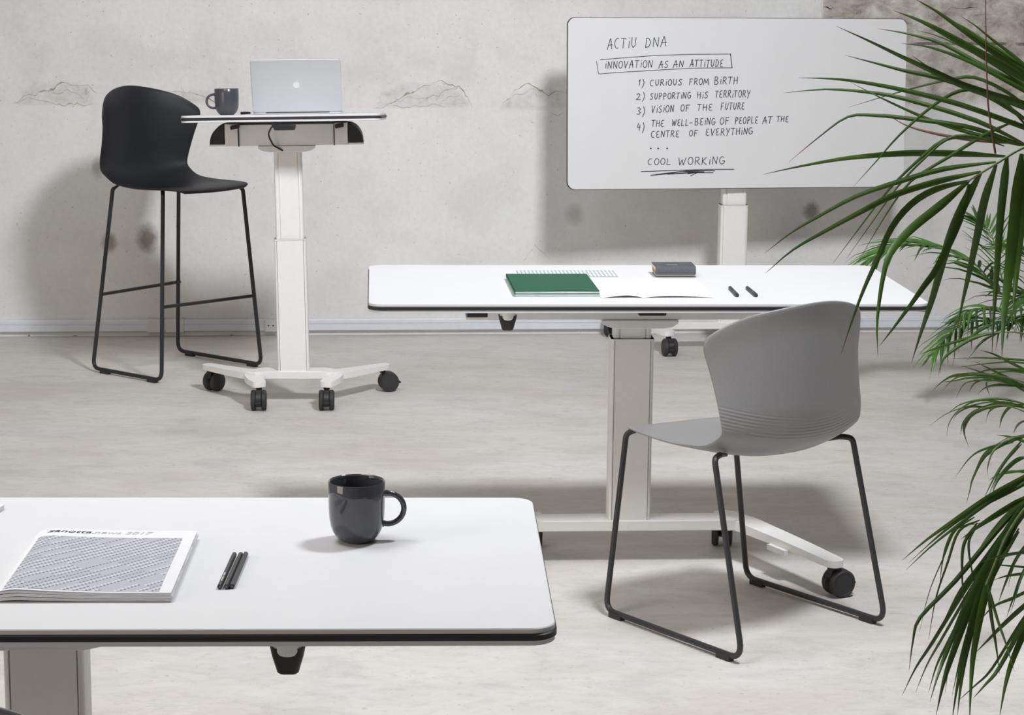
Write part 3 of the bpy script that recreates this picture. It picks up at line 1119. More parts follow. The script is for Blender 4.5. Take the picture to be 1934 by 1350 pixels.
# ------------------------------------------------------------------ chairs
SHELL = (0.2560, 0.1802, 0.2235, 0.2190, 0.2310, -0.0060, 0.2607, 0.0687, 0.1286, 2.0215, 0.3606, 0.0649, 1.8140, 0.0272, 0.6014, -0.1978, 0.0085, 0.0355, 0.0147, 0.0220, 0.0145)


def shell(root, zs, mat, roll=0.0, dx=0.0, dy=0.0, yaw=0.0):
    """one-piece seat and back; zs is the height of the seat surface, +y is where the sitter faces"""
    (yF, hwF, hwS, hwB, hb0, hbm, hb1, f0, f1, fe, zc, ar, ae, crn, cs, yb, lean, ez, lip, dip, bend) = SHELL
    db = yb + 0.236
    # centre line (y, z), half width, how far the side edges come forward and up
    rows = [(yF, -0.016, hwF * .88, -0.020, 0), (yF - .002, -0.004, hwF, -0.016, .002), (yF - .032, .003, (hwF + hwS) / 2, -0.010, .002),
            (.130, 0, hwS, -0.006, .004), (.04, -dip * .7, hwS, 0, ez * .5), (-.05 + db * .3, -dip, hwS * .3 + hwB * .7, f0 * .04, ez * .8),
            (-.12 + db * .7, -dip, hwB, f0 * .16, ez), (-.168 + db - bend * .5, -.002, hwB + .1 * (hb0 - hwB), f0 * .34, ez * 1.05),
            (-.2 + db - bend, .022, hwB + .4 * (hb0 - hwB), f0 * .56, ez * .8), (-.22 + db - bend * .5, .055, hwB + .75 * (hb0 - hwB), f0 * .78, ez * .5),
            (-.236 + db, .1, hb0, f0, 0)]
    nu = 41
    us = [-1 + 2 * k / (nu - 1) for k in range(nu)]
    grid = [[Vector((u * hw, y + fy * abs(u) ** fe, zs + z + fz * abs(u) ** 2.2)) for u in us] for (y, z, hw, fy, fz) in rows]
    nb = 16
    for k in range(1, nb + 1):
        t = k / nb
        row = []
        for u in us:
            au = abs(u)
            ztop = zc - ar * au ** ae - crn * max(0, (au - cs) / (1 - cs)) ** 2.6
            hw = hb0 + (hb1 - hb0) * t + hbm * math.sin(PI * t) - .014 * max(0, (t - .8) / .2) ** 2
            y = -.236 + db - lean * (.77 * t + .23 * t * t * (1 - au * .5)) - lip * max(0, (t - .7) / .3) ** 2
            y += (f0 + (f1 - f0) * t) * au ** fe
            row.append(Vector((u * hw, y, zs + .1 + (ztop - .1) * t)))
        grid.append(row)
    nv = len(grid)
    mb = MB()
    top, bot = [], []
    for i in range(nv):
        rt, rb = [], []
        for j in range(nu):
            du = grid[i][min(j + 1, nu - 1)] - grid[i][max(j - 1, 0)]
            dv = grid[min(i + 1, nv - 1)][j] - grid[max(i - 1, 0)][j]
            n = du.cross(dv).normalized()          # points under the seat and behind the back
            rt.append(mb.b.verts.new(grid[i][j]))
            rb.append(mb.b.verts.new(grid[i][j] + n * 0.0065))
        top.append(rt)
        bot.append(rb)
    for i in range(nv - 1):
        for j in range(nu - 1):
            mb.face([top[i][j], top[i + 1][j], top[i + 1][j + 1], top[i][j + 1]])
            mb.face([bot[i][j], bot[i][j + 1], bot[i + 1][j + 1], bot[i + 1][j]])
        for j in (0, nu - 1):
            mb.face([top[i][j], top[i + 1][j], bot[i + 1][j], bot[i][j]])
    for j in range(nu - 1):
        for i in (0, nv - 1):
            mb.face([top[i][j], top[i][j + 1], bot[i][j + 1], bot[i][j]])
    z0 = zs - 0.02
    M4 = Matrix.Rotation(yaw, 4, 'Z') @ Matrix.Translation((dx, dy, z0)) @ Matrix.Rotation(roll, 4, 'Y') @ Matrix.Translation((0, 0, -z0))
    o = mb.done('seat_shell', mat, root, ang=180, M4=M4)
    sb = o.modifiers.new('sub', 'SUBSURF')
    sb.levels = sb.render_levels = 1
    return o


def sled_frame(root, zs, r, mat, xb, ys, tf, tr_, glides, stub, roll=0.0):
    """each side: stub under the seat, rear leg, floor rail, front leg; ys gives (rear, front) for the -x and +x rails"""
    for sx in (-1, 1):
        yr, yf = ys[0] if sx < 0 else ys[1]
        zr = r + 0.006
        fy = tf[1] + (yf - ys[0][1])
        pts = [(sx * tr_[0], tr_[1] - 0.010, zs - (0.009 if stub else 0.020)), (sx * xb, yr, zr), (sx * xb, yf, zr), (sx * tf[0], fy, zs - 0.020), (sx * (tf[0] - 0.016), fy - 0.018, zs - 0.008)]
        rad = [0, 0.034, 0.034, 0.02, 0]
        if stub:
            pts = [(sx * 0.166, tr_[1] + 0.016, zs - 0.0105), (sx * (tr_[0] - 0.027), tr_[1] + 0.002, zs - 0.005)] + pts
            rad = [0, 0.03, 0.03] + rad[1:]
        else:
            pts = [(sx * (tr_[0] - 0.012), tr_[1] + 0.01, zs - 0.004)] + pts
            rad = [0, 0.015] + rad[1:]
        pts = [(x, y, z - roll * min(x, 0.0) if z > 0.2 else z) for x, y, z in pts]      # the seat sits a touch askew on its frame
        mb = MB()
        fp = fillet([Vector(p) for p in pts], rad, 7)
        mb.tube(fp, [r * (0.55 if i == 0 else 0.85 if i == 1 else 1.0) for i in range(len(fp))], 12)
        fr = mb.done('leg_frame', mat, root, ang=60)
        for gy in glides:
            gy = gy + (yf - ys[0][1] if gy > 0 else yr - ys[0][0])
            mb = MB()
            mb.box((sx * xb, gy, 0.008), (2 * r + 0.003, 0.045, 0.016))
            mb.done('floor_glide', M['black_plastic'], fr, bevel=0.002)


def chair(label, M4):
    r = thing('side_chair', label, 'chair', M4, 'grey shell chairs')
    shell(r, 0.4571, M['shell_grey'], 0.0450, -0.0033, -0.0033, -0.0031)
    sled_frame(r, 0.4571, 0.0072, M['tube_black'], 0.2385, ((-0.243, 0.236), (-0.243, 0.236)), (0.180, 0.240), (0.228, -0.112), (-0.185, 0.195), True, 0.045)
    return r


def facing(x, y, dx, dy):
    return TR(x, y, 0, math.atan2(-dx, dy))


chair('light grey plastic shell chair on a black sled frame, pulled up to the middle table', facing(0.569, 5.04, -0.617, 0.787))
chair('grey shell chair mostly out of frame, its back edge in the bottom left corner', facing(-0.752, 2.428, 0.06, 0.99))

st = thing('bar_stool', 'tall black shell stool with slim black wire legs by the wall', 'stool', facing(-1.293, 8.1755, 0.79, -0.61))
shell(st, 0.7200, M['shell_black'], -0.0044, -0.0054, -0.0208, 0.0133)
sled_frame(st, 0.7200, 0.0078, M['tube_stool'], 0.234, ((-0.240, 0.225), (-0.215, 0.165)), (0.178, 0.192), (0.170, -0.140), (-0.170, 0.175), False)
for ya, yb, zb, xx in ((-0.194, -0.180, 0.300, 0.208), (0.209, 0.149, 0.285, 0.212)):
    MB().tube([(-xx, ya, zb), (xx, yb, zb)], 0.0065, 10).done('foot_rail', M['tube_stool'], st)


# ------------------------------------------------------------------ mugs
def mug(name, label, M4, mat, hang):
    t = thing(name, label, 'mug', M4, 'dark mugs')
    R, Hh = 0.0415, 0.090
    prof = [(0.0001, 0.0), (0.022, 0.0), (0.024, 0.0012), (0.0275, 0.004), (0.032, 0.009), (0.036, 0.016), (0.0388, 0.025), (0.0405, 0.037), (0.0412, 0.052), (0.0414, 0.07),
            (R, Hh - 0.0012), (R - 0.001, Hh), (R - 0.0028, Hh - 0.0008), (R - 0.0036, Hh - 0.003), (0.0378, 0.06), (0.0365, 0.035), (0.031, 0.016), (0.02, 0.008), (0.0001, 0.007)]
    MB().lathe(prof, 64).done('cup', mat, t, ang=60)
    pts = []
    for k in range(25):
        a = math.radians(100 - 215 * k / 24)
        pts.append(Vector((0.0415 + 0.004 + 0.0235 * math.cos(a) + (0.004 if k in (0, 24) else 0), 0, 0.047 + 0.0225 * math.sin(a) * 1.02)))
    pts[0] = Vector((0.039, 0, 0.0700))
    pts[1] = Vector((0.0425, 0, 0.0705))
    pts[-2] = Vector((0.040, 0, 0.0250))
    pts[-1] = Vector((0.0365, 0, 0.0238))
    mb = MB()
    mb.tube(pts, [0.0052, 0.0048] + [0.0042] * 21 + [0.0047, 0.0052], 14)
    mb.done('handle', mat, t, ang=60, M4=Matrix.Rotation(hang, 4, 'Z'))
    return t


mp = on_z(674, 1020, TOPZ)
mug('coffee_mug', 'glossy dark grey mug standing alone on the nearest table', TR(mp.x, mp.y, TOPZ), M['mug'], 0.12)
HW = high.matrix_world @ TILT
hi_inv = HW.inverted()


def high_x(px, py, Y):
    """sideways place on the standing tabletop of a thing seen at this pixel"""
    return (hi_inv @ at(px, py, Y)).x


mug('coffee_mug', 'small dark grey mug beside the laptop on the standing table', HW @ TR(high_x(434, 222, 7.5), -0.165, 0.0008), M['mug_matt'], PI - 0.05)

# ------------------------------------------------------------------ laptop
lc = Vector((high_x(565, 219, 7.6), 0.0, 0))
lap = thing('laptop', 'open silver laptop seen from behind on the standing table', 'laptop', HW @ TR(lc.x, lc.y - 0.045, 0.0, 0.035))
LW, LD = 0.310, 0.212
mb = MB()
mb.prism(rrect(LW, LD, 0.010, 5, 0, LD / 2 + 0.004), 0.001, 0.011)
mb.done('keyboard_base', M['silver'], lap, bevel=0.001, ang=30)
LA = math.radians(33)
LM = Matrix.Translation((0, 0.004, 0.011)) @ Matrix.Rotation(PI / 2 + LA, 4, 'X')
mb = MB()
mb.prism(rrect(LW, LD, 0.010, 5, 0, LD / 2), 0.0, 0.0055)
lid = mb.done('lid', M['silver'], lap, bevel=0.0015, ang=30, M4=LM)
mb = MB()
mb.prism(rrect(LW - 0.012, LD - 0.016, 0.004, 3, 0, LD / 2), -0.0006, 0.0)
mb.done('screen', M['screen'], lid)
mb = MB()
mb.lathe([(0.0001, -0.11), (0.0045, -0.11), (0.0045, 0.11), (0.0001, 0.11)], 12, c=(0, 0.004, 0.009), axis='x')
mb.done('hinge', M['grey_disc'], lap)
# bitten-apple emblem on the lid
bodyp = []
for k in range(48):
    a = 2 * PI * k / 48
    r = 0.0118 * (1 + 0.06 * math.cos(2 * a) * -1 - 0.10 * math.exp(-((a - PI / 2) / 0.35) ** 2) - 0.07 * math.exp(-((a - 3 * PI / 2) / 0.30) ** 2))
    x, y = r * math.cos(a) * 1.02, r * math.sin(a) * 1.02
    dx, dy = x - 0.0150, y - 0.0022
    dd = math.hypot(dx, dy)
    if dd < 0.0062:
        x, y = 0.0150 + dx / dd * 0.0062, 0.0022 + dy / dd * 0.0062
    bodyp.append((x, y))
leafp = []
for k in range(9):
    u = k / 8
    leafp.append((0.0005 + 0.0055 * u, 0.0125 + 0.0070 * u + 0.0022 * math.sin(PI * u)))
for k in range(7, 0, -1):
    u = k / 8
    leafp.append((0.0005 + 0.0055 * u, 0.0125 + 0.0070 * u - 0.0022 * math.sin(PI * u)))
mb = MB()
mb.prism(bodyp, 0.0, 0.0008)
mb.prism(leafp[::-1], 0.0, 0.0008)
# the lid's outer face looks along -local z of the lid frame after opening, so seat the emblem on it
mb.done('emblem', M['logo'], lid, smooth=False, M4=Matrix.Translation((0, LD * 0.52, 0.0053)))

# small dark cable end lying behind the mug on the standing table
mb = MB()
mb.tube([(-0.016, 0, 0.0055), (-0.006, 0.003, 0.0058), (0.010, 0.004, 0.0062), (0.018, 0.008, 0.006)], [0.005, 0.005, 0.0045, 0.003], 10)
tag(mb.done('memory_stick', M['black_plastic'], M4=HW @ TR(high_x(463, 218, 7.68), 0.10, 0.0)), 'tiny black object between mug and laptop on the standing table', 'gadget')


# ------------------------------------------------------------------ things on the middle table
def frame_of(pa, pb, z):
    """matrix at photo pixel pa on height z, x axis toward pb"""
    a, b = on_z(*pa, z), on_z(*pb, z)
    return TR(a.x, a.y, z, math.atan2(b.y - a.y, b.x - a.x)), (b - a).length


def notebook(label, x, y, z, rz, w, d, h, cover, gap=0.0):
    t = thing('notebook', label, 'notebook', TR(x, y, z, rz), 'stacked notebooks')
    mb = MB()
    mb.box((w / 2, d / 2, 0.0006), (w, d, 0.0012))
    # spine
    mb.box((0.0006, d / 2, h / 2), (0.0014, d, h))
    mb.done('back_cover', cover, t)
    mb = MB()
    mb.box((w / 2, d / 2, h / 2), (w - 0.003, d - 0.002, h - 0.0026))
    mb.done('page_block', M['paper_side'], t)
    # front cover, its free corner lifting a little
    mb = MB()
    nx, ny = 10, 6
    top = {}
    for lay in (0, 1):
        for i in range(nx + 1):
            for j in range(ny + 1):
                u, v = i / nx, j / ny
                lift = gap * (math.sin(PI * min(1, max(0, (u - 0.25) / 0.75))) ** 1.5) * (1 - v) ** 2
                top[lay, i, j] = mb.b.verts.new((w * u, d * v, h - 0.0012 + lay * 0.0012 + lift))
    for i in range(nx):
        for j in range(ny):
            mb.face([top[1, i, j], top[1, i + 1, j], top[1, i + 1, j + 1], top[1, i, j + 1]])
            mb.face([top[0, i, j], top[0, i, j + 1], top[0, i + 1, j + 1], top[0, i + 1, j]])
    for i in range(nx):
        mb.face([top[0, i, 0], top[0, i + 1, 0], top[1, i + 1, 0], top[1, i, 0]])
        mb.face([top[0, i + 1, ny], top[0, i, ny], top[1, i, ny], top[1, i + 1, ny]])
    for j in range(ny):
        mb.face([top[0, 0, j + 1], top[0, 0, j], top[1, 0, j], top[1, 0, j + 1]])
        mb.face([top[0, nx, j], top[0, nx, j + 1], top[1, nx, j + 1], top[1, nx, j]])
    mb.done('front_cover', cover, t, smooth=False)
    return t


notebook('notebook with a pale green cover lying beneath the dark green notebook', 0.006, 5.358, TOPZ + 0.0003, 0.08, 0.214, 0.300, 0.0065, M['pale_green'])
notebook('dark green cloth notebook on top of another, on the middle table', 0.005, 5.362, TOPZ + 0.0070, 0.078, 0.215, 0.300, 0.0075, M['green'], gap=0.0016)

# open white booklet, its pages curling at the front edge
ob = thing('open_booklet', 'open blank white booklet beside the green notebooks', 'booklet', TR(0.329, 5.362, TOPZ, 0.083))
for sx, wd, hh in ((-1, 0.107, 0.0062), (1, 0.185, 0.0048)):
    mb = MB()
    nx, ny = 20, 8
    vt = []
    for i in range(nx + 1):
        u = i / nx
        row = []
        for j in range(ny + 1):
            v = j / ny
            z = 0.0014 + hh * (math.sin(PI * u ** 0.75) ** 1.2) * (0.35 + 0.65 * (1 - v)) if u < 1 else 0.0014
            row.append(Vector((sx * wd * u, 0.306 * v, z)))
        vt.append(row)
    a = [[mb.b.verts.new(p) for p in r] for r in vt]
    b = [[mb.b.verts.new(p + Vector((0, 0, -0.0010))) for p in r] for r in vt]
    for i in range(nx):
        for j in range(ny):
            mb.face([a[i][j], a[i + 1][j], a[i + 1][j + 1], a[i][j + 1]])
            mb.face([b[i][j], b[i][j + 1], b[i + 1][j + 1], b[i + 1][j]])
        mb.face([a[i][0], b[i][0], b[i + 1][0], a[i + 1][0]])
        mb.face([a[i][ny], a[i + 1][ny], b[i + 1][ny], b[i][ny]])
    for j in range(ny):
        mb.face([a[nx][j], b[nx][j], b[nx][j + 1], a[nx][j + 1]])
    mb.done('open_page', M['paper'], ob, ang=60)
mb = MB()
mb.box((0.039, 0.153, 0.0003), (0.290, 0.305, 0.0005))
mb.done('cover_sheet', M['paper'], ob)

G4, gl = frame_of((980, 523), (1168, 523), TOPZ)
gs = MB()
gs.box((gl / 2, 0.060, 0.0006), (gl, 0.118, 0.0008))
tag(gs.done('grid_pad', M['grid'], M4=G4), 'flat grid-ruled white sheet half under the green notebooks', 'paper')

# block of colour cards in a slate cover
S4, sl = frame_of((1240, 524), (1315, 524), TOPZ)
sw = thing('card_block', 'slate-covered block of coloured cards at the back of the middle table', 'card block', S4)
zz = 0.0004
for nm, hh in (('slate', 0.0016), ('tan', 0.0030), ('cream', 0.0018), ('blue', 0.0040), ('red', 0.004), ('orange', 0.004), ('yellow', 0.004), ('cream', 0.004)):
    mb = MB()
    inset = 0.0 if nm == 'slate' else 0.0016
    sh = 0.16 * zz
    mb.box((sl / 2 - sh, 0.044 + sh * 0.4, zz + hh / 2), (sl - inset, 0.080, hh))
    mb.done('card_layer', M['slate'] if nm == 'slate' else M['card_' + nm], sw)
    zz += hh
mb = MB()
out = [(-0.0012, 0.0085), (-0.0012, 0.020), (0.004, zz + 0.0008), (0.084, zz + 0.0016), (0.084, zz + 0.0036), (0.002, zz + 0.0028), (-0.0030, 0.0205), (-0.0030, 0.0085)]
mb.prism([(y, z) for y, z in out], -0.0035, sl - 0.0015, axis='x')
mb.done('cover', M['slate'], sw, bevel=0.0006)
mb = MB()
mb.box((sl * 0.42, 0.030, zz + 0.0036), (0.030, 0.0035, 0.0003), Matrix.Rotation(0.0, 4, 'X'))
mb.done('cover_print', M['print_pale'], sw)

for (pa, pb), lab in ((((1376, 540), (1394, 559)), 'black pen on the middle table, the one nearer the booklet'),
                      (((1408, 540), (1430, 559)), 'black pen on the middle table, the one nearer the grey chair')):
    a, b = on_z(*pa, TOPZ + 0.005), on_z(*pb, TOPZ + 0.005)
    ln = (b - a).length * 0.86
    c = (a + b) / 2
    t = thing('pen', lab, 'pen', TR(c.x, c.y, TOPZ + 0.0048, math.atan2(b.y - a.y, b.x - a.x)), 'black pens')
    MB().lathe([(0.0001, -ln / 2), (0.0008, -ln / 2), (0.0040, -ln / 2 + 0.012), (0.0046, -ln / 2 + 0.02), (0.0046, ln * 0.12), (0.0001, ln * 0.12)], 16, axis='x').done('barrel', M['black_plastic'], t)
    mb = MB()
    mb.lathe([(0.0001, ln * 0.12), (0.0048, ln * 0.12), (0.0048, ln / 2 - 0.002), (0.0040, ln / 2), (0.0001, ln / 2)], 16, axis='x')
    mb.box((ln * 0.32, 0, 0.0052), (ln * 0.25, 0.0022, 0.0012))
    mb.done('cap', M['pencil'], t)

# ------------------------------------------------------------------ things on the nearest table
pl = [((415, 1108), (443, 1046), 'leftmost of the three black pencils, with a pale printed stripe'),
      ((427.5, 1108), (455, 1046), 'middle one of the three black pencils'),
      ((438, 1107), (464.5, 1045), 'black pencil of the three that is nearest the mug')]
for i, (pa, pb, lab) in enumerate(pl):
    a, b = on_z(*pa, TOPZ + 0.0038), on_z(*pb, TOPZ + 0.0038)
    ln = (b - a).length
    t = thing('pencil', lab, 'pencil', TR(a.x, a.y, TOPZ + 0.0038, math.atan2(b.y - a.y, b.x - a.x)), 'black pencils')
    mb = MB()
    rg = []
    for xx, rr in ((0, 0.0034), (0.0008, 0.0038), (ln - 0.002, 0.0038), (ln - 0.0006, 0.0032), (ln, 0.0018)):
        rg.append([Vector((xx, rr * math.cos(2 * PI * k / 6 + PI / 6 * 0), rr * math.sin(2 * PI * k / 6))) for k in range(6)])
    mb.rings(rg)
    mb.done('pencil_body', M['pencil'], t, smooth=False)
    MB().lathe([(0.0001, -0.0004), (0.0012, -0.0004), (0.0012, 0.001), (0.0001, 0.001)], 12, axis='x').done('lead', M['graphite'], t)
    if i == 0:
        for x0, x1, mt in ((0.018, 0.040, M['card_tan']), (0.044, 0.058, M['print_pale'])):
            mb = MB()
            mb.box(((x0 + x1) / 2, 0.0, 0.0033), (x1 - x0, 0.0022, 0.0002))
            mb.done('printed_stripe', mt, t)

# magazine: TL TR BR BL photographed corners give a 0.23 x 0.315 m page
MGW, MGD = 0.229, 0.312
MG = TR(-0.447, 2.742, TOPZ, 0.034)
mg = thing('magazine', 'white magazine stack with a grey dash-patterned cover on the nearest table', 'magazine', MG)


def mwave(u, v, k):
    """page height: u 0 at the right (flat) edge, 1 at the left where pages bulge"""
    return 0.0022 * math.sin(PI * min(1, u * 1.05)) ** 2 * 0 + (0.004 + 0.0030 * k) * max(0, (u - 0.35) / 0.65) ** 1.6 * (0.9 - 0.25 * v) - (0.0032 + 0.0022 * k) * max(0, (u - 0.86) / 0.14) ** 2


def page_sheet(z0, th, k, mat, name, parent, x0=0.0, x1=1.0, y0=0.0, y1=1.0, dz=0.0, nx=28, ny=10, dx=0.0):
    mb = MB()
    A, B = [], []
    for i in range(nx + 1):
        u = x0 + (x1 - x0) * i / nx
        ra, rb = [], []
        for j in range(ny + 1):
            v = y0 + (y1 - y0) * j / ny
            z = z0 + mwave(u, v, k) + dz
            ra.append(mb.b.verts.new((-MGW * u + dx, MGD * v, z + th)))
            rb.append(mb.b.verts.new((-MGW * u + dx, MGD * v, z)))
        A.append(ra)
        B.append(rb)
    for i in range(nx):
        for j in range(ny):
            mb.face([A[i][j], A[i][j + 1], A[i + 1][j + 1], A[i + 1][j]])
            mb.face([B[i][j], B[i + 1][j], B[i + 1][j + 1], B[i][j + 1]])
        mb.face([A[i][0], A[i + 1][0], B[i + 1][0], B[i][0]])
        mb.face([A[i][ny], B[i][ny], B[i + 1][ny], A[i + 1][ny]])
    for j in range(ny):
        mb.face([A[0][j], B[0][j], B[0][j + 1], A[0][j + 1]])
        mb.face([A[nx][j], A[nx][j + 1], B[nx][j + 1], B[nx][j]])
    return mb.done(name, mat, parent, ang=50)


page_sheet(0.0004, 0.0040, 0.0, M['paper_side'], 'page_section', mg)
page_sheet(0.0047, 0.0038, 0.45, M['paper_side'], 'page_section', mg, dx=0.0015)
page_sheet(0.0088, 0.0030, 0.85, M['paper_side'], 'page_section', mg, dx=-0.001)
cv = page_sheet(0.0121, 0.0009, 1.25, M['paper'], 'front_cover', mg)
page_sheet(0.0131, 0.0003, 1.25, M['cover'], 'cover_panel', mg, x0=0.072, x1=0.968, y0=0.018, y1=0.865)


def text_obj(txt, size, mat, name, parent, M4, shear=0.0):
    cu = bpy.data.curves.new(name, 'FONT')
    cu.body = txt
    cu.size = size
    cu.extrude = 0.00012
    cu.shear = shear
    tmp = bpy.data.objects.new('tmp_text', cu)
    COL.objects.link(tmp)
    bpy.context.view_layer.update()
    me = bpy.data.meshes.new_from_object(tmp.evaluated_get(bpy.context.evaluated_depsgraph_get()))
    bpy.data.objects.remove(tmp)
    bpy.data.curves.remove(cu)
    me.name = name
    me.materials.clear()
    me.materials.append(mat)
    # lay the letters on the curved cover
    for v in me.vertices:
        p = M4 @ v.co
        u, vv = -p.x / MGW, p.y / MGD
        v.co = Vector((p.x, p.y, 0.0131 + mwave(u, vv, 1.25) + v.co.z + 0.00015))
    o = bpy.data.objects.new(name, me)
    COL.objects.link(o)
    o.parent = parent
    return o


text_obj('zanotta.', 0.021, M['print_dark'], 'cover_title', mg, Matrix.Translation((-0.214, 0.290, 0)), 0.25)
text_obj('news 2017', 0.019, M['print_pale'], 'cover_subtitle', mg, Matrix.Translation((-0.148, 0.290, 0)), 0.25)

# corner of another booklet cut by the left edge of the photograph
c0 = on_z(8, 962, TOPZ)
lf = thing('booklet', 'white booklet corner at the left edge of the nearest table', 'booklet', TR(c0.x, c0.y, TOPZ, -0.05))
MB().prism([(-0.21, -0.21), (-0.024, -0.21), (0.0, 0.0), (-0.21, 0.02)], 0.0004, 0.007).done('page_block', M['paper_side'], lf, smooth=False)
MB().prism([(-0.212, -0.212), (-0.023, -0.212), (0.001, 0.001), (-0.212, 0.021)], 0.007, 0.0082).done('front_cover', M['paper'], lf, smooth=False)


# ------------------------------------------------------------------ palms
def blade(mb, pts, wd, side=Vector((0, 0, 1)), fold=0.30, mi=0, tip_mi=None):
    """tapering leaflet with a V fold along its midrib and real thickness at the rib"""
    n = len(pts)
    prev = None
    L, C, Rr, Bk = [], [], [], []
    for i, p in enumerate(pts):
        t = (pts[min(i + 1, n - 1)] - pts[max(i - 1, 0)]).normalized()
        s_ = side - t * side.dot(t)
        if s_.length < 1e-4:
            s_ = Vector((1, 0, 0)) - t * t.x
        s_.normalize()
        nn = t.cross(s_)
        u = i / (n - 1)
        w_ = wd * 0.5 * min(1, 0.35 + u * 4.2) * (1 - max(0, (u - 0.30) / 0.70) ** 1.35) + 0.0002
        L.append(mb.b.verts.new(p + s_ * w_ + nn * w_ * fold))
        Rr.append(mb.b.verts.new(p - s_ * w_ + nn * w_ * fold))
        C.append(mb.b.verts.new(p))
        Bk.append(mb.b.verts.new(p - nn * min(0.0009, w_ * 0.25)))
    for i in range(n - 1):
        k = mi if tip_mi is None or i / (n - 1) < 0.90 else tip_mi
        mb.face([L[i], L[i + 1], C[i + 1], C[i]], k)
        mb.face([C[i], C[i + 1], Rr[i + 1], Rr[i]], k)
        mb.face([L[i + 1], L[i], Bk[i], Bk[i + 1]], k)
        mb.face([Bk[i + 1], Bk[i], Rr[i], Rr[i + 1]], k)


LEAF = [M['leaf_dark'], M['leaf_mid'], M['leaf_bright'], M['dry'], M['stem']]


def frond_px(root, rach, leaflets, Y0, mi=0, seed=1, rr=0.004, extra=0.0):
    """frond whose rachis and leaflets were read off the photograph at distance about Y0"""
    rg = random.Random(seed)
    mb = MB()
    RP = curve_pts([at(x, y, Y0 + dy) for x, y, dy in rach], 24)
    mb.tube(RP, [rr * (1 - 0.6 * i / (len(RP) - 1)) for i in range(len(RP))], 8, 4)
    more = []
    for lf_ in leaflets:
        if rg.random() < extra:
            jx, jy, n = rg.uniform(-34, 40), rg.uniform(-30, 22), len(lf_[0])
            more.append(([(x + jx * (1 - i / (n - 1)), y + jy * (1 - i / (n - 1)) + (6 if i == n - 1 else 0)) for i, (x, y) in enumerate(lf_[0])],
                         lf_[1] * rg.uniform(0.55, 0.85), rg.choice((0, 0, 1))))
    for lf_ in list(leaflets) + more:
        pts, wpx = lf_[0], lf_[1]
        k = lf_[2] if len(lf_) > 2 else mi
        b = at(pts[-1][0], pts[-1][1], Y0)
        # depth where the leaflet leaves the rachis, drifting off toward its tip
        q = min(RP, key=lambda v: (v - b).length)
        d0 = q.y
        drift = rg.uniform(-0.16, 0.14)
        n = len(pts)
        ctl = [at(x, y, d0 + drift * (1 - i / (n - 1)) ** 1.5) for i, (x, y) in enumerate(pts)][::-1]
        tw = rg.uniform(-0.7, 0.7)
        a, c = ctl[0], ctl[-1]
        dirv = (c - a).normalized()
        side = dirv.cross(Vector((0, -1, 0.25 * tw))).normalized()
        side = (side + Vector((0, -1, 0)) * 0.5 * tw).normalized()
        blade(mb, curve_pts(ctl, 18), wpx * d0 / F * 1.08, side, 0.28, k, 3 if k < 2 else None)
    return mb.done('frond', LEAF, root, ang=50)


def z8(pts):
    return [(1430 + x / 1.928, y / 1.928) for x, y in pts]


def z6(pts):
    return [(1500 + x / 4.456, y / 4.456) for x, y in pts]


def z1(pts):
    return [(1630 + x / 1.901, 640 + y / 1.901) for x, y in pts]


YN = 3.55
PX, PY = 1.30, 3.75
np_ = thing('potted_palm', 'large palm in the right foreground with long dark leaflets over the board', 'plant', TR(PX, PY))


def planter(root, r0, r1, h):
    mb = MB()
    mb.lathe([(0.0001, 0), (r0, 0), (r0 + 0.004, 0.006), (r1, h - 0.004), (r1 - 0.003, h), (r1 - 0.014, h), (r1 - 0.018, h - 0.03), (0.0001, h - 0.03)], 48)
    mb.done('pot', M['planter'], root, ang=40)
    mb = MB()
    mb.lathe([(0.0001, h - 0.031), (r1 - 0.019, h - 0.031), (r1 - 0.03, h - 0.018), (0.0001, h - 0.012)], 32)
    mb.done('soil', M['soil'], root)


planter(np_, 0.15, 0.19, 0.38)
pinv = np_.matrix_world.inverted()


def stems(root, tops, base_r=0.05, r=0.008, z0=0.35):
    inv = root.matrix_world.inverted()
    rs = random.Random(len(tops))
    for tp in tops:
        e = inv @ tp
        a = rs.uniform(0, 2 * PI)
        b = Vector((base_r * math.cos(a), base_r * math.sin(a), z0))
        mb = MB()
        mb.tube(curve_pts([b, b * 0.6 + Vector((e.x * 0.18, e.y * 0.18, z0 * 0.4 + (e.z - z0) * 0.6)), e], 16), r, 8)
        mb.done('stem', M['stem'], root)


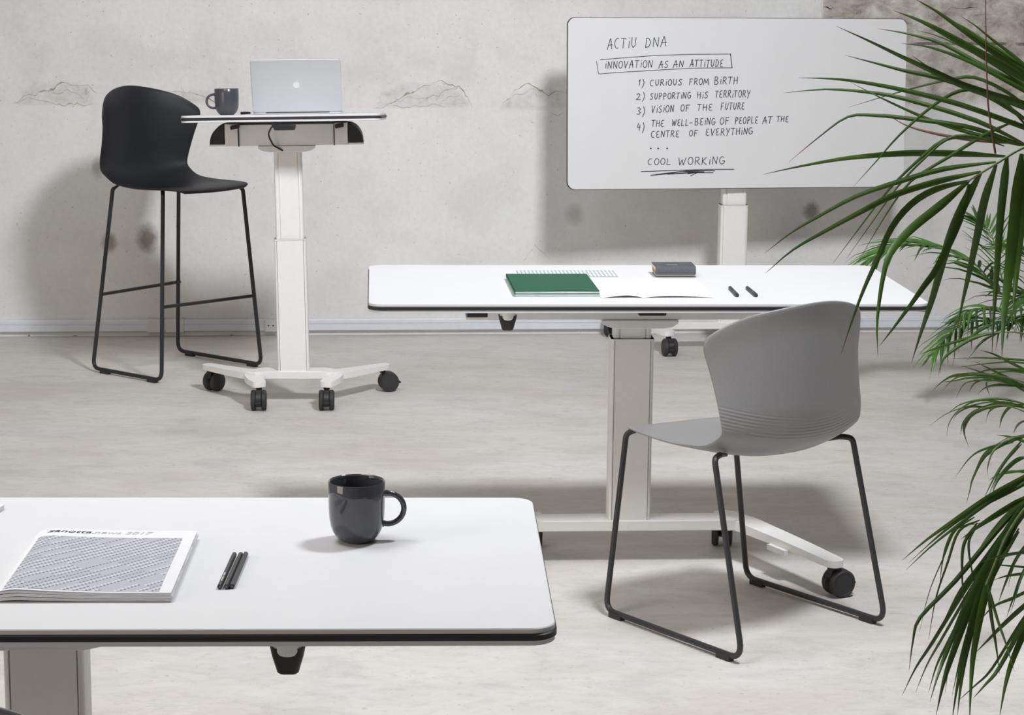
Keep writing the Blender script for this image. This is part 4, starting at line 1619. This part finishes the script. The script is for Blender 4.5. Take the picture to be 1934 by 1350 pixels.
upper = [
    (z6([(840, 90), (1060, 175), (1300, 300), (1600, 470), (1934, 650), (2180, 800)]), 15, 0),
    (z6([(1290, 155), (1440, 235), (1600, 345), (1780, 460), (1934, 570), (2150, 740)]), 9, 0),
    (z6([(355, 220), (640, 350), (930, 490), (1170, 600), (1400, 710), (1660, 800), (1934, 880), (2150, 960)]), 13, 0),
    (z6([(430, 465), (680, 530), (930, 595), (1200, 650), (1500, 740), (1934, 900), (2160, 1000)]), 10, 0),
    (z6([(700, 240), (960, 285), (1250, 370), (1600, 560), (1934, 730), (2180, 860)]), 9, 0),
    (z6([(900, 365), (1150, 400), (1500, 530), (1934, 760), (2200, 900)]), 8, 0),
    (z6([(35, 655), (300, 662), (560, 690), (930, 760), (1400, 880), (1934, 1070), (2150, 1150)]), 9, 0),
    (z8([(95, 338), (250, 325), (400, 335), (540, 360), (800, 440), (985, 530)]), 8, 0),
    (z8([(115, 590), (230, 495), (330, 425), (430, 420), (540, 430), (760, 460), (900, 505), (985, 535)]), 8, 0),
    (z8([(20, 635), (160, 605), (300, 580), (430, 566), (560, 558), (740, 560), (905, 570)]), 11, 0),
    (z8([(335, 390), (500, 340), (620, 308), (700, 290), (790, 282), (900, 330), (1000, 400)]), 6, 0),
    (z8([(350, 680), (440, 580), (520, 490), (640, 385), (740, 330), (830, 335), (920, 390), (990, 470)]), 7, 0),
    (z8([(275, 960), (380, 820), (480, 690), (580, 590), (680, 510), (780, 500), (900, 520)]), 6, 0),
    (z8([(375, 940), (470, 780), (560, 660), (700, 570), (830, 490), (940, 440)]), 6, 0),
    (z8([(470, 415), (540, 455), (620, 480), (750, 505), (860, 515), (960, 520)]), 6, 3),
    (z8([(340, 300), (480, 370), (640, 440), (800, 490), (960, 530)]), 7, 0),
    (z8([(560, 200), (650, 260), (760, 310), (880, 370), (1000, 450)]), 9, 0),
]
lower = [
    (z8([(30, 920), (120, 850), (220, 790), (360, 715), (520, 660), (680, 615), (870, 590)]), 9, 0),
    (z8([(30, 995), (130, 910), (250, 840), (380, 770), (500, 710), (660, 660), (815, 625)]), 11, 0),
    (z8([(305, 1290), (345, 1170), (390, 1050), (440, 940), (490, 830), (560, 745), (650, 690), (775, 658)]), 12, 0),
    (z8([(440, 1300), (438, 1160), (465, 980), (500, 900), (570, 825), (670, 745), (770, 660)]), 15, 0),
    (z8([(445, 1260), (500, 1190), (560, 1110), (610, 1040), (660, 970), (740, 800), (772, 670)]), 13, 0),
    (z8([(562, 1320), (600, 1200), (640, 1080), (700, 870), (755, 740), (815, 628)]), 16, 0),
    (z8([(727, 1200), (750, 1090), (775, 980), (805, 840), (830, 720), (870, 600)]), 14, 0),
    (z8([(855, 1290), (862, 1140), (872, 1000), (885, 800), (900, 660), (910, 572)]), 14, 0),
    (z8([(890, 1310), (900, 1150), (918, 1000), (945, 750), (965, 560)]), 22, 0),
    (z8([(930, 1160), (945, 980), (965, 760), (985, 560)]), 18, 0),
]
f1 = frond_px(np_, [(2060, 245, 0.12), (1990, 262, 0.06), (1934, 278, 0.02), (1880, 310, 0), (1827, 343, 0)], lower, YN, 0, 5)
f2 = frond_px(np_, [(2120, 330, 0.25), (2030, 250, 0.22), (1975, 215, 0.2), (1930, 190, 0.2)], upper, YN + 0.14, 0, 8, extra=0.3)
mb = MB()
mb.tube(curve_pts([at(1861, -40, YN), at(1862, 60, YN), at(1864, 150, YN), at(1868, 215, YN + 0.01), at(1880, 290, YN + 0.02)], 14), [0.0006 + 0.0016 * k / 14 for k in range(15)], 6)
mb.done('new_spear', M['dry'], np_)

low = [
    (z1([(140, 795), (230, 720), (330, 650), (450, 570), (578, 500), (700, 440)]), 11, 0),
    (z1([(165, 1190), (180, 1080), (205, 1000), (330, 870), (480, 690), (600, 560)]), 9, 0),
    (z1([(140, 1280), (190, 1180), (250, 1090), (400, 850), (520, 700), (640, 540)]), 10, 0),
    (z1([(262, 1352), (285, 1250), (315, 1150), (400, 930), (520, 700), (620, 520)]), 15, 0),
    (z1([(318, 1380), (340, 1240), (370, 1100), (430, 900), (525, 700), (620, 540)]), 15, 0),
    (z1([(382, 1390), (388, 1240), (402, 1100), (450, 880), (530, 690), (630, 520)]), 16, 0),
    (z1([(235, 1270), (265, 1170), (310, 1080), (430, 850), (540, 660)]), 7, 0),
    (z1([(490, 1200), (478, 1100), (462, 1000), (448, 870)]), 7, 0),
    (z1([(395, 1290), (440, 1240), (490, 1180), (578, 1020), (660, 880)]), 9, 0),
    (z1([(400, 1130), (450, 1080), (500, 1030), (578, 960), (680, 880)]), 9, 0),
    (z1([(490, 1360), (508, 1260), (532, 1170), (578, 1060), (650, 920)]), 12, 0),
    (z1([(275, 880), (285, 800), (302, 735), (335, 680), (400, 640)]), 5, 0),
    (z1([(235, 1080), (262, 930), (305, 800), (345, 690), (420, 650)]), 5, 0),
    (z1([(362, 960), (356, 850), (362, 740), (410, 660)]), 6, 0),
    (z1([(200, 770), (290, 690), (400, 610), (540, 540), (640, 480)]), 7, 1),
    (z1([(470, 800), (530, 775), (600, 765), (680, 760)]), 7, 1),
    (z1([(470, 865), (520, 850), (600, 840), (690, 830)]), 6, 1),
    (z1([(485, 950), (510, 880), (545, 800), (590, 730)]), 6, 1),
    (z1([(515, 1000), (540, 930), (570, 850), (620, 760)]), 6, 1),
    (z1([(415, 1015), (470, 960), (540, 930), (620, 890)]), 6, 0),
    (z1([(330, 1300), (360, 1150), (400, 1010), (470, 850), (560, 680)]), 9, 0),
    (z1([(350, 720), (420, 670), (500, 620), (600, 560)]), 12, 0),
    (z1([(290, 1010), (350, 900), (430, 800), (520, 680), (620, 560)]), 9, 0),
]
f3 = frond_px(np_, [(2150, 760, 0.25), (2040, 850, 0.1), (1960, 930, 0.03), (1905, 1005, 0), (1862, 1105, -0.03)], low, YN - 0.05, 0, 11, extra=0.7)
for f_ in (f1, f2, f3):
    f_.matrix_parent_inverse = pinv
np_['label'] = 'large palm in the right foreground with long dark leaflets crossing the whiteboard'
for ch in np_.children:
    if ch.name.startswith('new_spear'):
        ch.matrix_parent_inverse = pinv
stems(np_, [at(2060, 245, YN + 0.12), at(2120, 330, YN + 0.39), at(2150, 760, YN + 0.2)])


def frond_auto(root, ctl, n, ll, wd, mi, seed, droop=0.5, spread=1.0, both=True):
    """feathered frond along a 3D rachis; ctl and leaflets in world space"""
    rg = random.Random(seed)
    RP = curve_pts(ctl, 40)
    mb = MB()
    mb.tube(RP, [0.0042 * (1 - 0.8 * i / (len(RP) - 1)) for i in range(len(RP))], 6, 4)
    m_ = len(RP)
    for k in range(n):
        u = 0.10 + 0.90 * k / (n - 1)
        i = min(m_ - 2, int(u * (m_ - 1)))
        p = RP[i].lerp(RP[i + 1], u * (m_ - 1) - i)
        t = (RP[i + 1] - RP[i]).normalized()
        sd = t.cross(Vector((0, 0, 1)))
        if sd.length < 0.1:
            sd = Vector((0, 1, 0))
        sd.normalize()
        for s_ in (-1, 1):
            ln = ll * (0.55 + 0.75 * math.sin(PI * min(1, 0.18 + u * 0.86))) * rg.uniform(0.7, 1.3)
            ang = math.radians(62 - 34 * u) * spread * rg.uniform(0.75, 1.2)
            d = (t * math.cos(ang) + sd * s_ * math.sin(ang) + Vector((rg.uniform(-.12, .12), 0, 0.12 + rg.uniform(-.15, .2)))).normalized()
            pts = []
            for q in range(7):
                v = q / 6
                pts.append(p + d * ln * v + Vector((0, 0, -droop * ln * v * v * rg.uniform(0.9, 1.1))))
            blade(mb, pts, wd * rg.uniform(0.8, 1.15), (d.cross(Vector((0, 0, 1))) + Vector((0, -0.55, 0.35)) * rg.uniform(0.4, 1)).normalized(), 0.3,
                  mi if rg.random() > 0.25 else (mi + 1 if mi < 2 else 1))
    o = mb.done('frond', LEAF, root, ang=50)
    o.matrix_parent_inverse = root.matrix_world.inverted()
    return o


# second palm, between the viewer's palm and the wall
YM = 4.75
MP = at(2125, 960, YM)
mp_ = thing('potted_palm', 'bushy palm at the right edge with fine arching leaves below the board', 'plant', TR(MP.x, YM))
planter(mp_, 0.13, 0.17, 0.30)


def mz(pts):
    return z1(pts)


fine_sets = [
    ([(2040, 700, 0.1), (1985, 655, 0.05), (1934, 630, 0), (1880, 628, -0.04), (1830, 640, -0.08)],
     [(mz([(205, 55), (250, 38), (300, 20), (400, -8), (500, -25)]), 7, 0), (mz([(270, 135), (280, 95), (305, 55), (380, 5), (450, -20)]), 8, 0),
      (mz([(330, 45), (370, 5), (420, -30), (480, -60)]), 6, 0), (mz([(370, 80), (400, 40), (440, 0), (500, -30)]), 6, 0),
      (mz([(310, 70), (420, 68), (520, 72), (620, 80)]), 5, 0), (mz([(420, 40), (470, 55), (530, 85), (600, 120)]), 6, 0)]),
    ([(2040, 820, 0.1), (1990, 760, 0.05), (1940, 725, 0), (1880, 708, -0.05), (1830, 706, -0.08)],
     [(mz([(250, 185), (290, 150), (340, 130), (450, 130), (578, 165)]), 8, 0), (mz([(285, 155), (330, 150), (380, 140), (470, 140), (590, 180)]), 6, 1),
      (mz([(335, 210), (360, 165), (400, 150), (480, 150), (560, 170)]), 4, 0), (mz([(410, 200), (440, 175), (490, 165), (560, 170)]), 6, 1),
      (mz([(380, 130), (460, 110), (540, 110), (620, 120)]), 6, 0), (mz([(400, 80), (460, 110), (540, 150), (620, 200)]), 6, 0),
      (mz([(380, 190), (395, 165), (420, 150), (470, 140)]), 5, 0)]),
    ([(2040, 900, 0.1), (1990, 820, 0.05), (1940, 780, 0), (1890, 765, -0.05), (1850, 772, -0.08)],
     [(mz([(300, 350), (310, 300), (345, 255), (400, 225), (470, 222), (578, 250)]), 4, 0), (mz([(300, 270), (350, 235), (420, 218), (500, 215), (590, 235)]), 5, 0),
      (mz([(380, 388), (364, 345), (365, 310), (400, 265), (500, 232), (590, 250)]), 11, 0), (mz([(440, 300), (455, 260), (490, 240), (560, 240)]), 6, 0),
      (mz([(490, 320), (500, 280), (530, 245), (590, 235)]), 8, 0), (mz([(350, 345), (360, 300), (400, 260), (460, 240)]), 6, 1),
      (mz([(540, 340), (552, 315), (570, 300), (600, 290)]), 9, 0)]),
    ([(2040, 960, 0.1), (1990, 870, 0.04), (1950, 830, 0), (1910, 825, -0.04), (1880, 840, -0.06)],
     [(mz([(370, 592), (385, 540), (395, 500), (440, 420), (520, 372), (590, 350)]), 7, 0), (mz([(450, 500), (448, 460), (470, 400), (530, 360), (600, 340)]), 6, 0),
      (mz([(465, 560), (472, 530), (495, 490), (545, 440), (590, 420)]), 10, 1), (mz([(430, 582), (470, 500), (510, 440), (570, 365)]), 7, 0),
      (mz([(480, 345), (520, 350), (570, 365), (630, 390)]), 7, 1), (mz([(395, 490), (430, 420), (470, 390), (540, 360)]), 7, 0),
      (mz([(450, 510), (480, 490), (530, 480), (600, 470)]), 6, 0)]),
]
tops = []
for i, (ra, lv) in enumerate(fine_sets):
    f_ = frond_px(mp_, ra, [(l_[0], l_[1] * 0.8, l_[2]) for l_ in lv], YM - 0.1 + 0.06 * i, 1, 20 + i, 0.0026, extra=0.45)
    f_.matrix_parent_inverse = mp_.matrix_world.inverted()
    tops.append(at(ra[0][0], ra[0][1], YM - 0.1 + 0.06 * i + ra[0][2]))
stems(mp_, tops, 0.04, 0.006, 0.27)

# third palm against the wall: bright feathery fronds
YF = 7.9
FP = at(2070, 745, YF)
fp_ = thing('potted_palm', 'bright green feathery palm standing furthest back, close to the wall', 'plant', TR(FP.x, YF))
planter(fp_, 0.13, 0.16, 0.18)
hub = at(2000, 570, YF)
frond_auto(fp_, [hub, at(1900, 560, YF - .02), at(1840, 498, YF - .08), at(1750, 462, YF - .14), at(1690, 462, YF - .2), at(1650, 486, YF - .24)], 34, 0.17, 0.013, 2, 31, 0.35, 0.9)
frond_auto(fp_, [hub + Vector((.01, 0, 0)), at(1905, 545, YF + .03), at(1885, 480, YF + .06), at(1868, 435, YF + .10), at(1845, 412, YF + .14)], 26, 0.15, 0.012, 2, 32, 0.15, 1.25)
frond_auto(fp_, [hub + Vector((.02, 0, 0)), at(1945, 560, YF - .05), at(1950, 500, YF - .12), at(1930, 470, YF - .2), at(1895, 470, YF - .3)], 24, 0.16, 0.012, 2, 33, 0.3, 1.1)
frond_auto(fp_, [hub, at(1890, 610, YF - .08), at(1850, 600, YF - .16), at(1800, 625, YF - .24), at(1765, 665, YF - .3)], 26, 0.13, 0.011, 1, 34, 0.5, 0.9)
frond_auto(fp_, [hub, at(1960, 600, YF - .08), at(1975, 560, YF - .2), at(1960, 560, YF - .35), at(1910, 590, YF - .5)], 22, 0.14, 0.011, 1, 35, 0.5, 1.0)
frond_auto(fp_, [hub, at(1915, 600, YF - .1), at(1880, 580, YF - .2), at(1840, 585, YF - .3), at(1810, 600, YF - .36)], 20, 0.12, 0.010, 1, 36, 0.6, 1.0)
stems(fp_, [hub], 0.02, 0.006, 0.15)
bpy.context.view_layer.update()
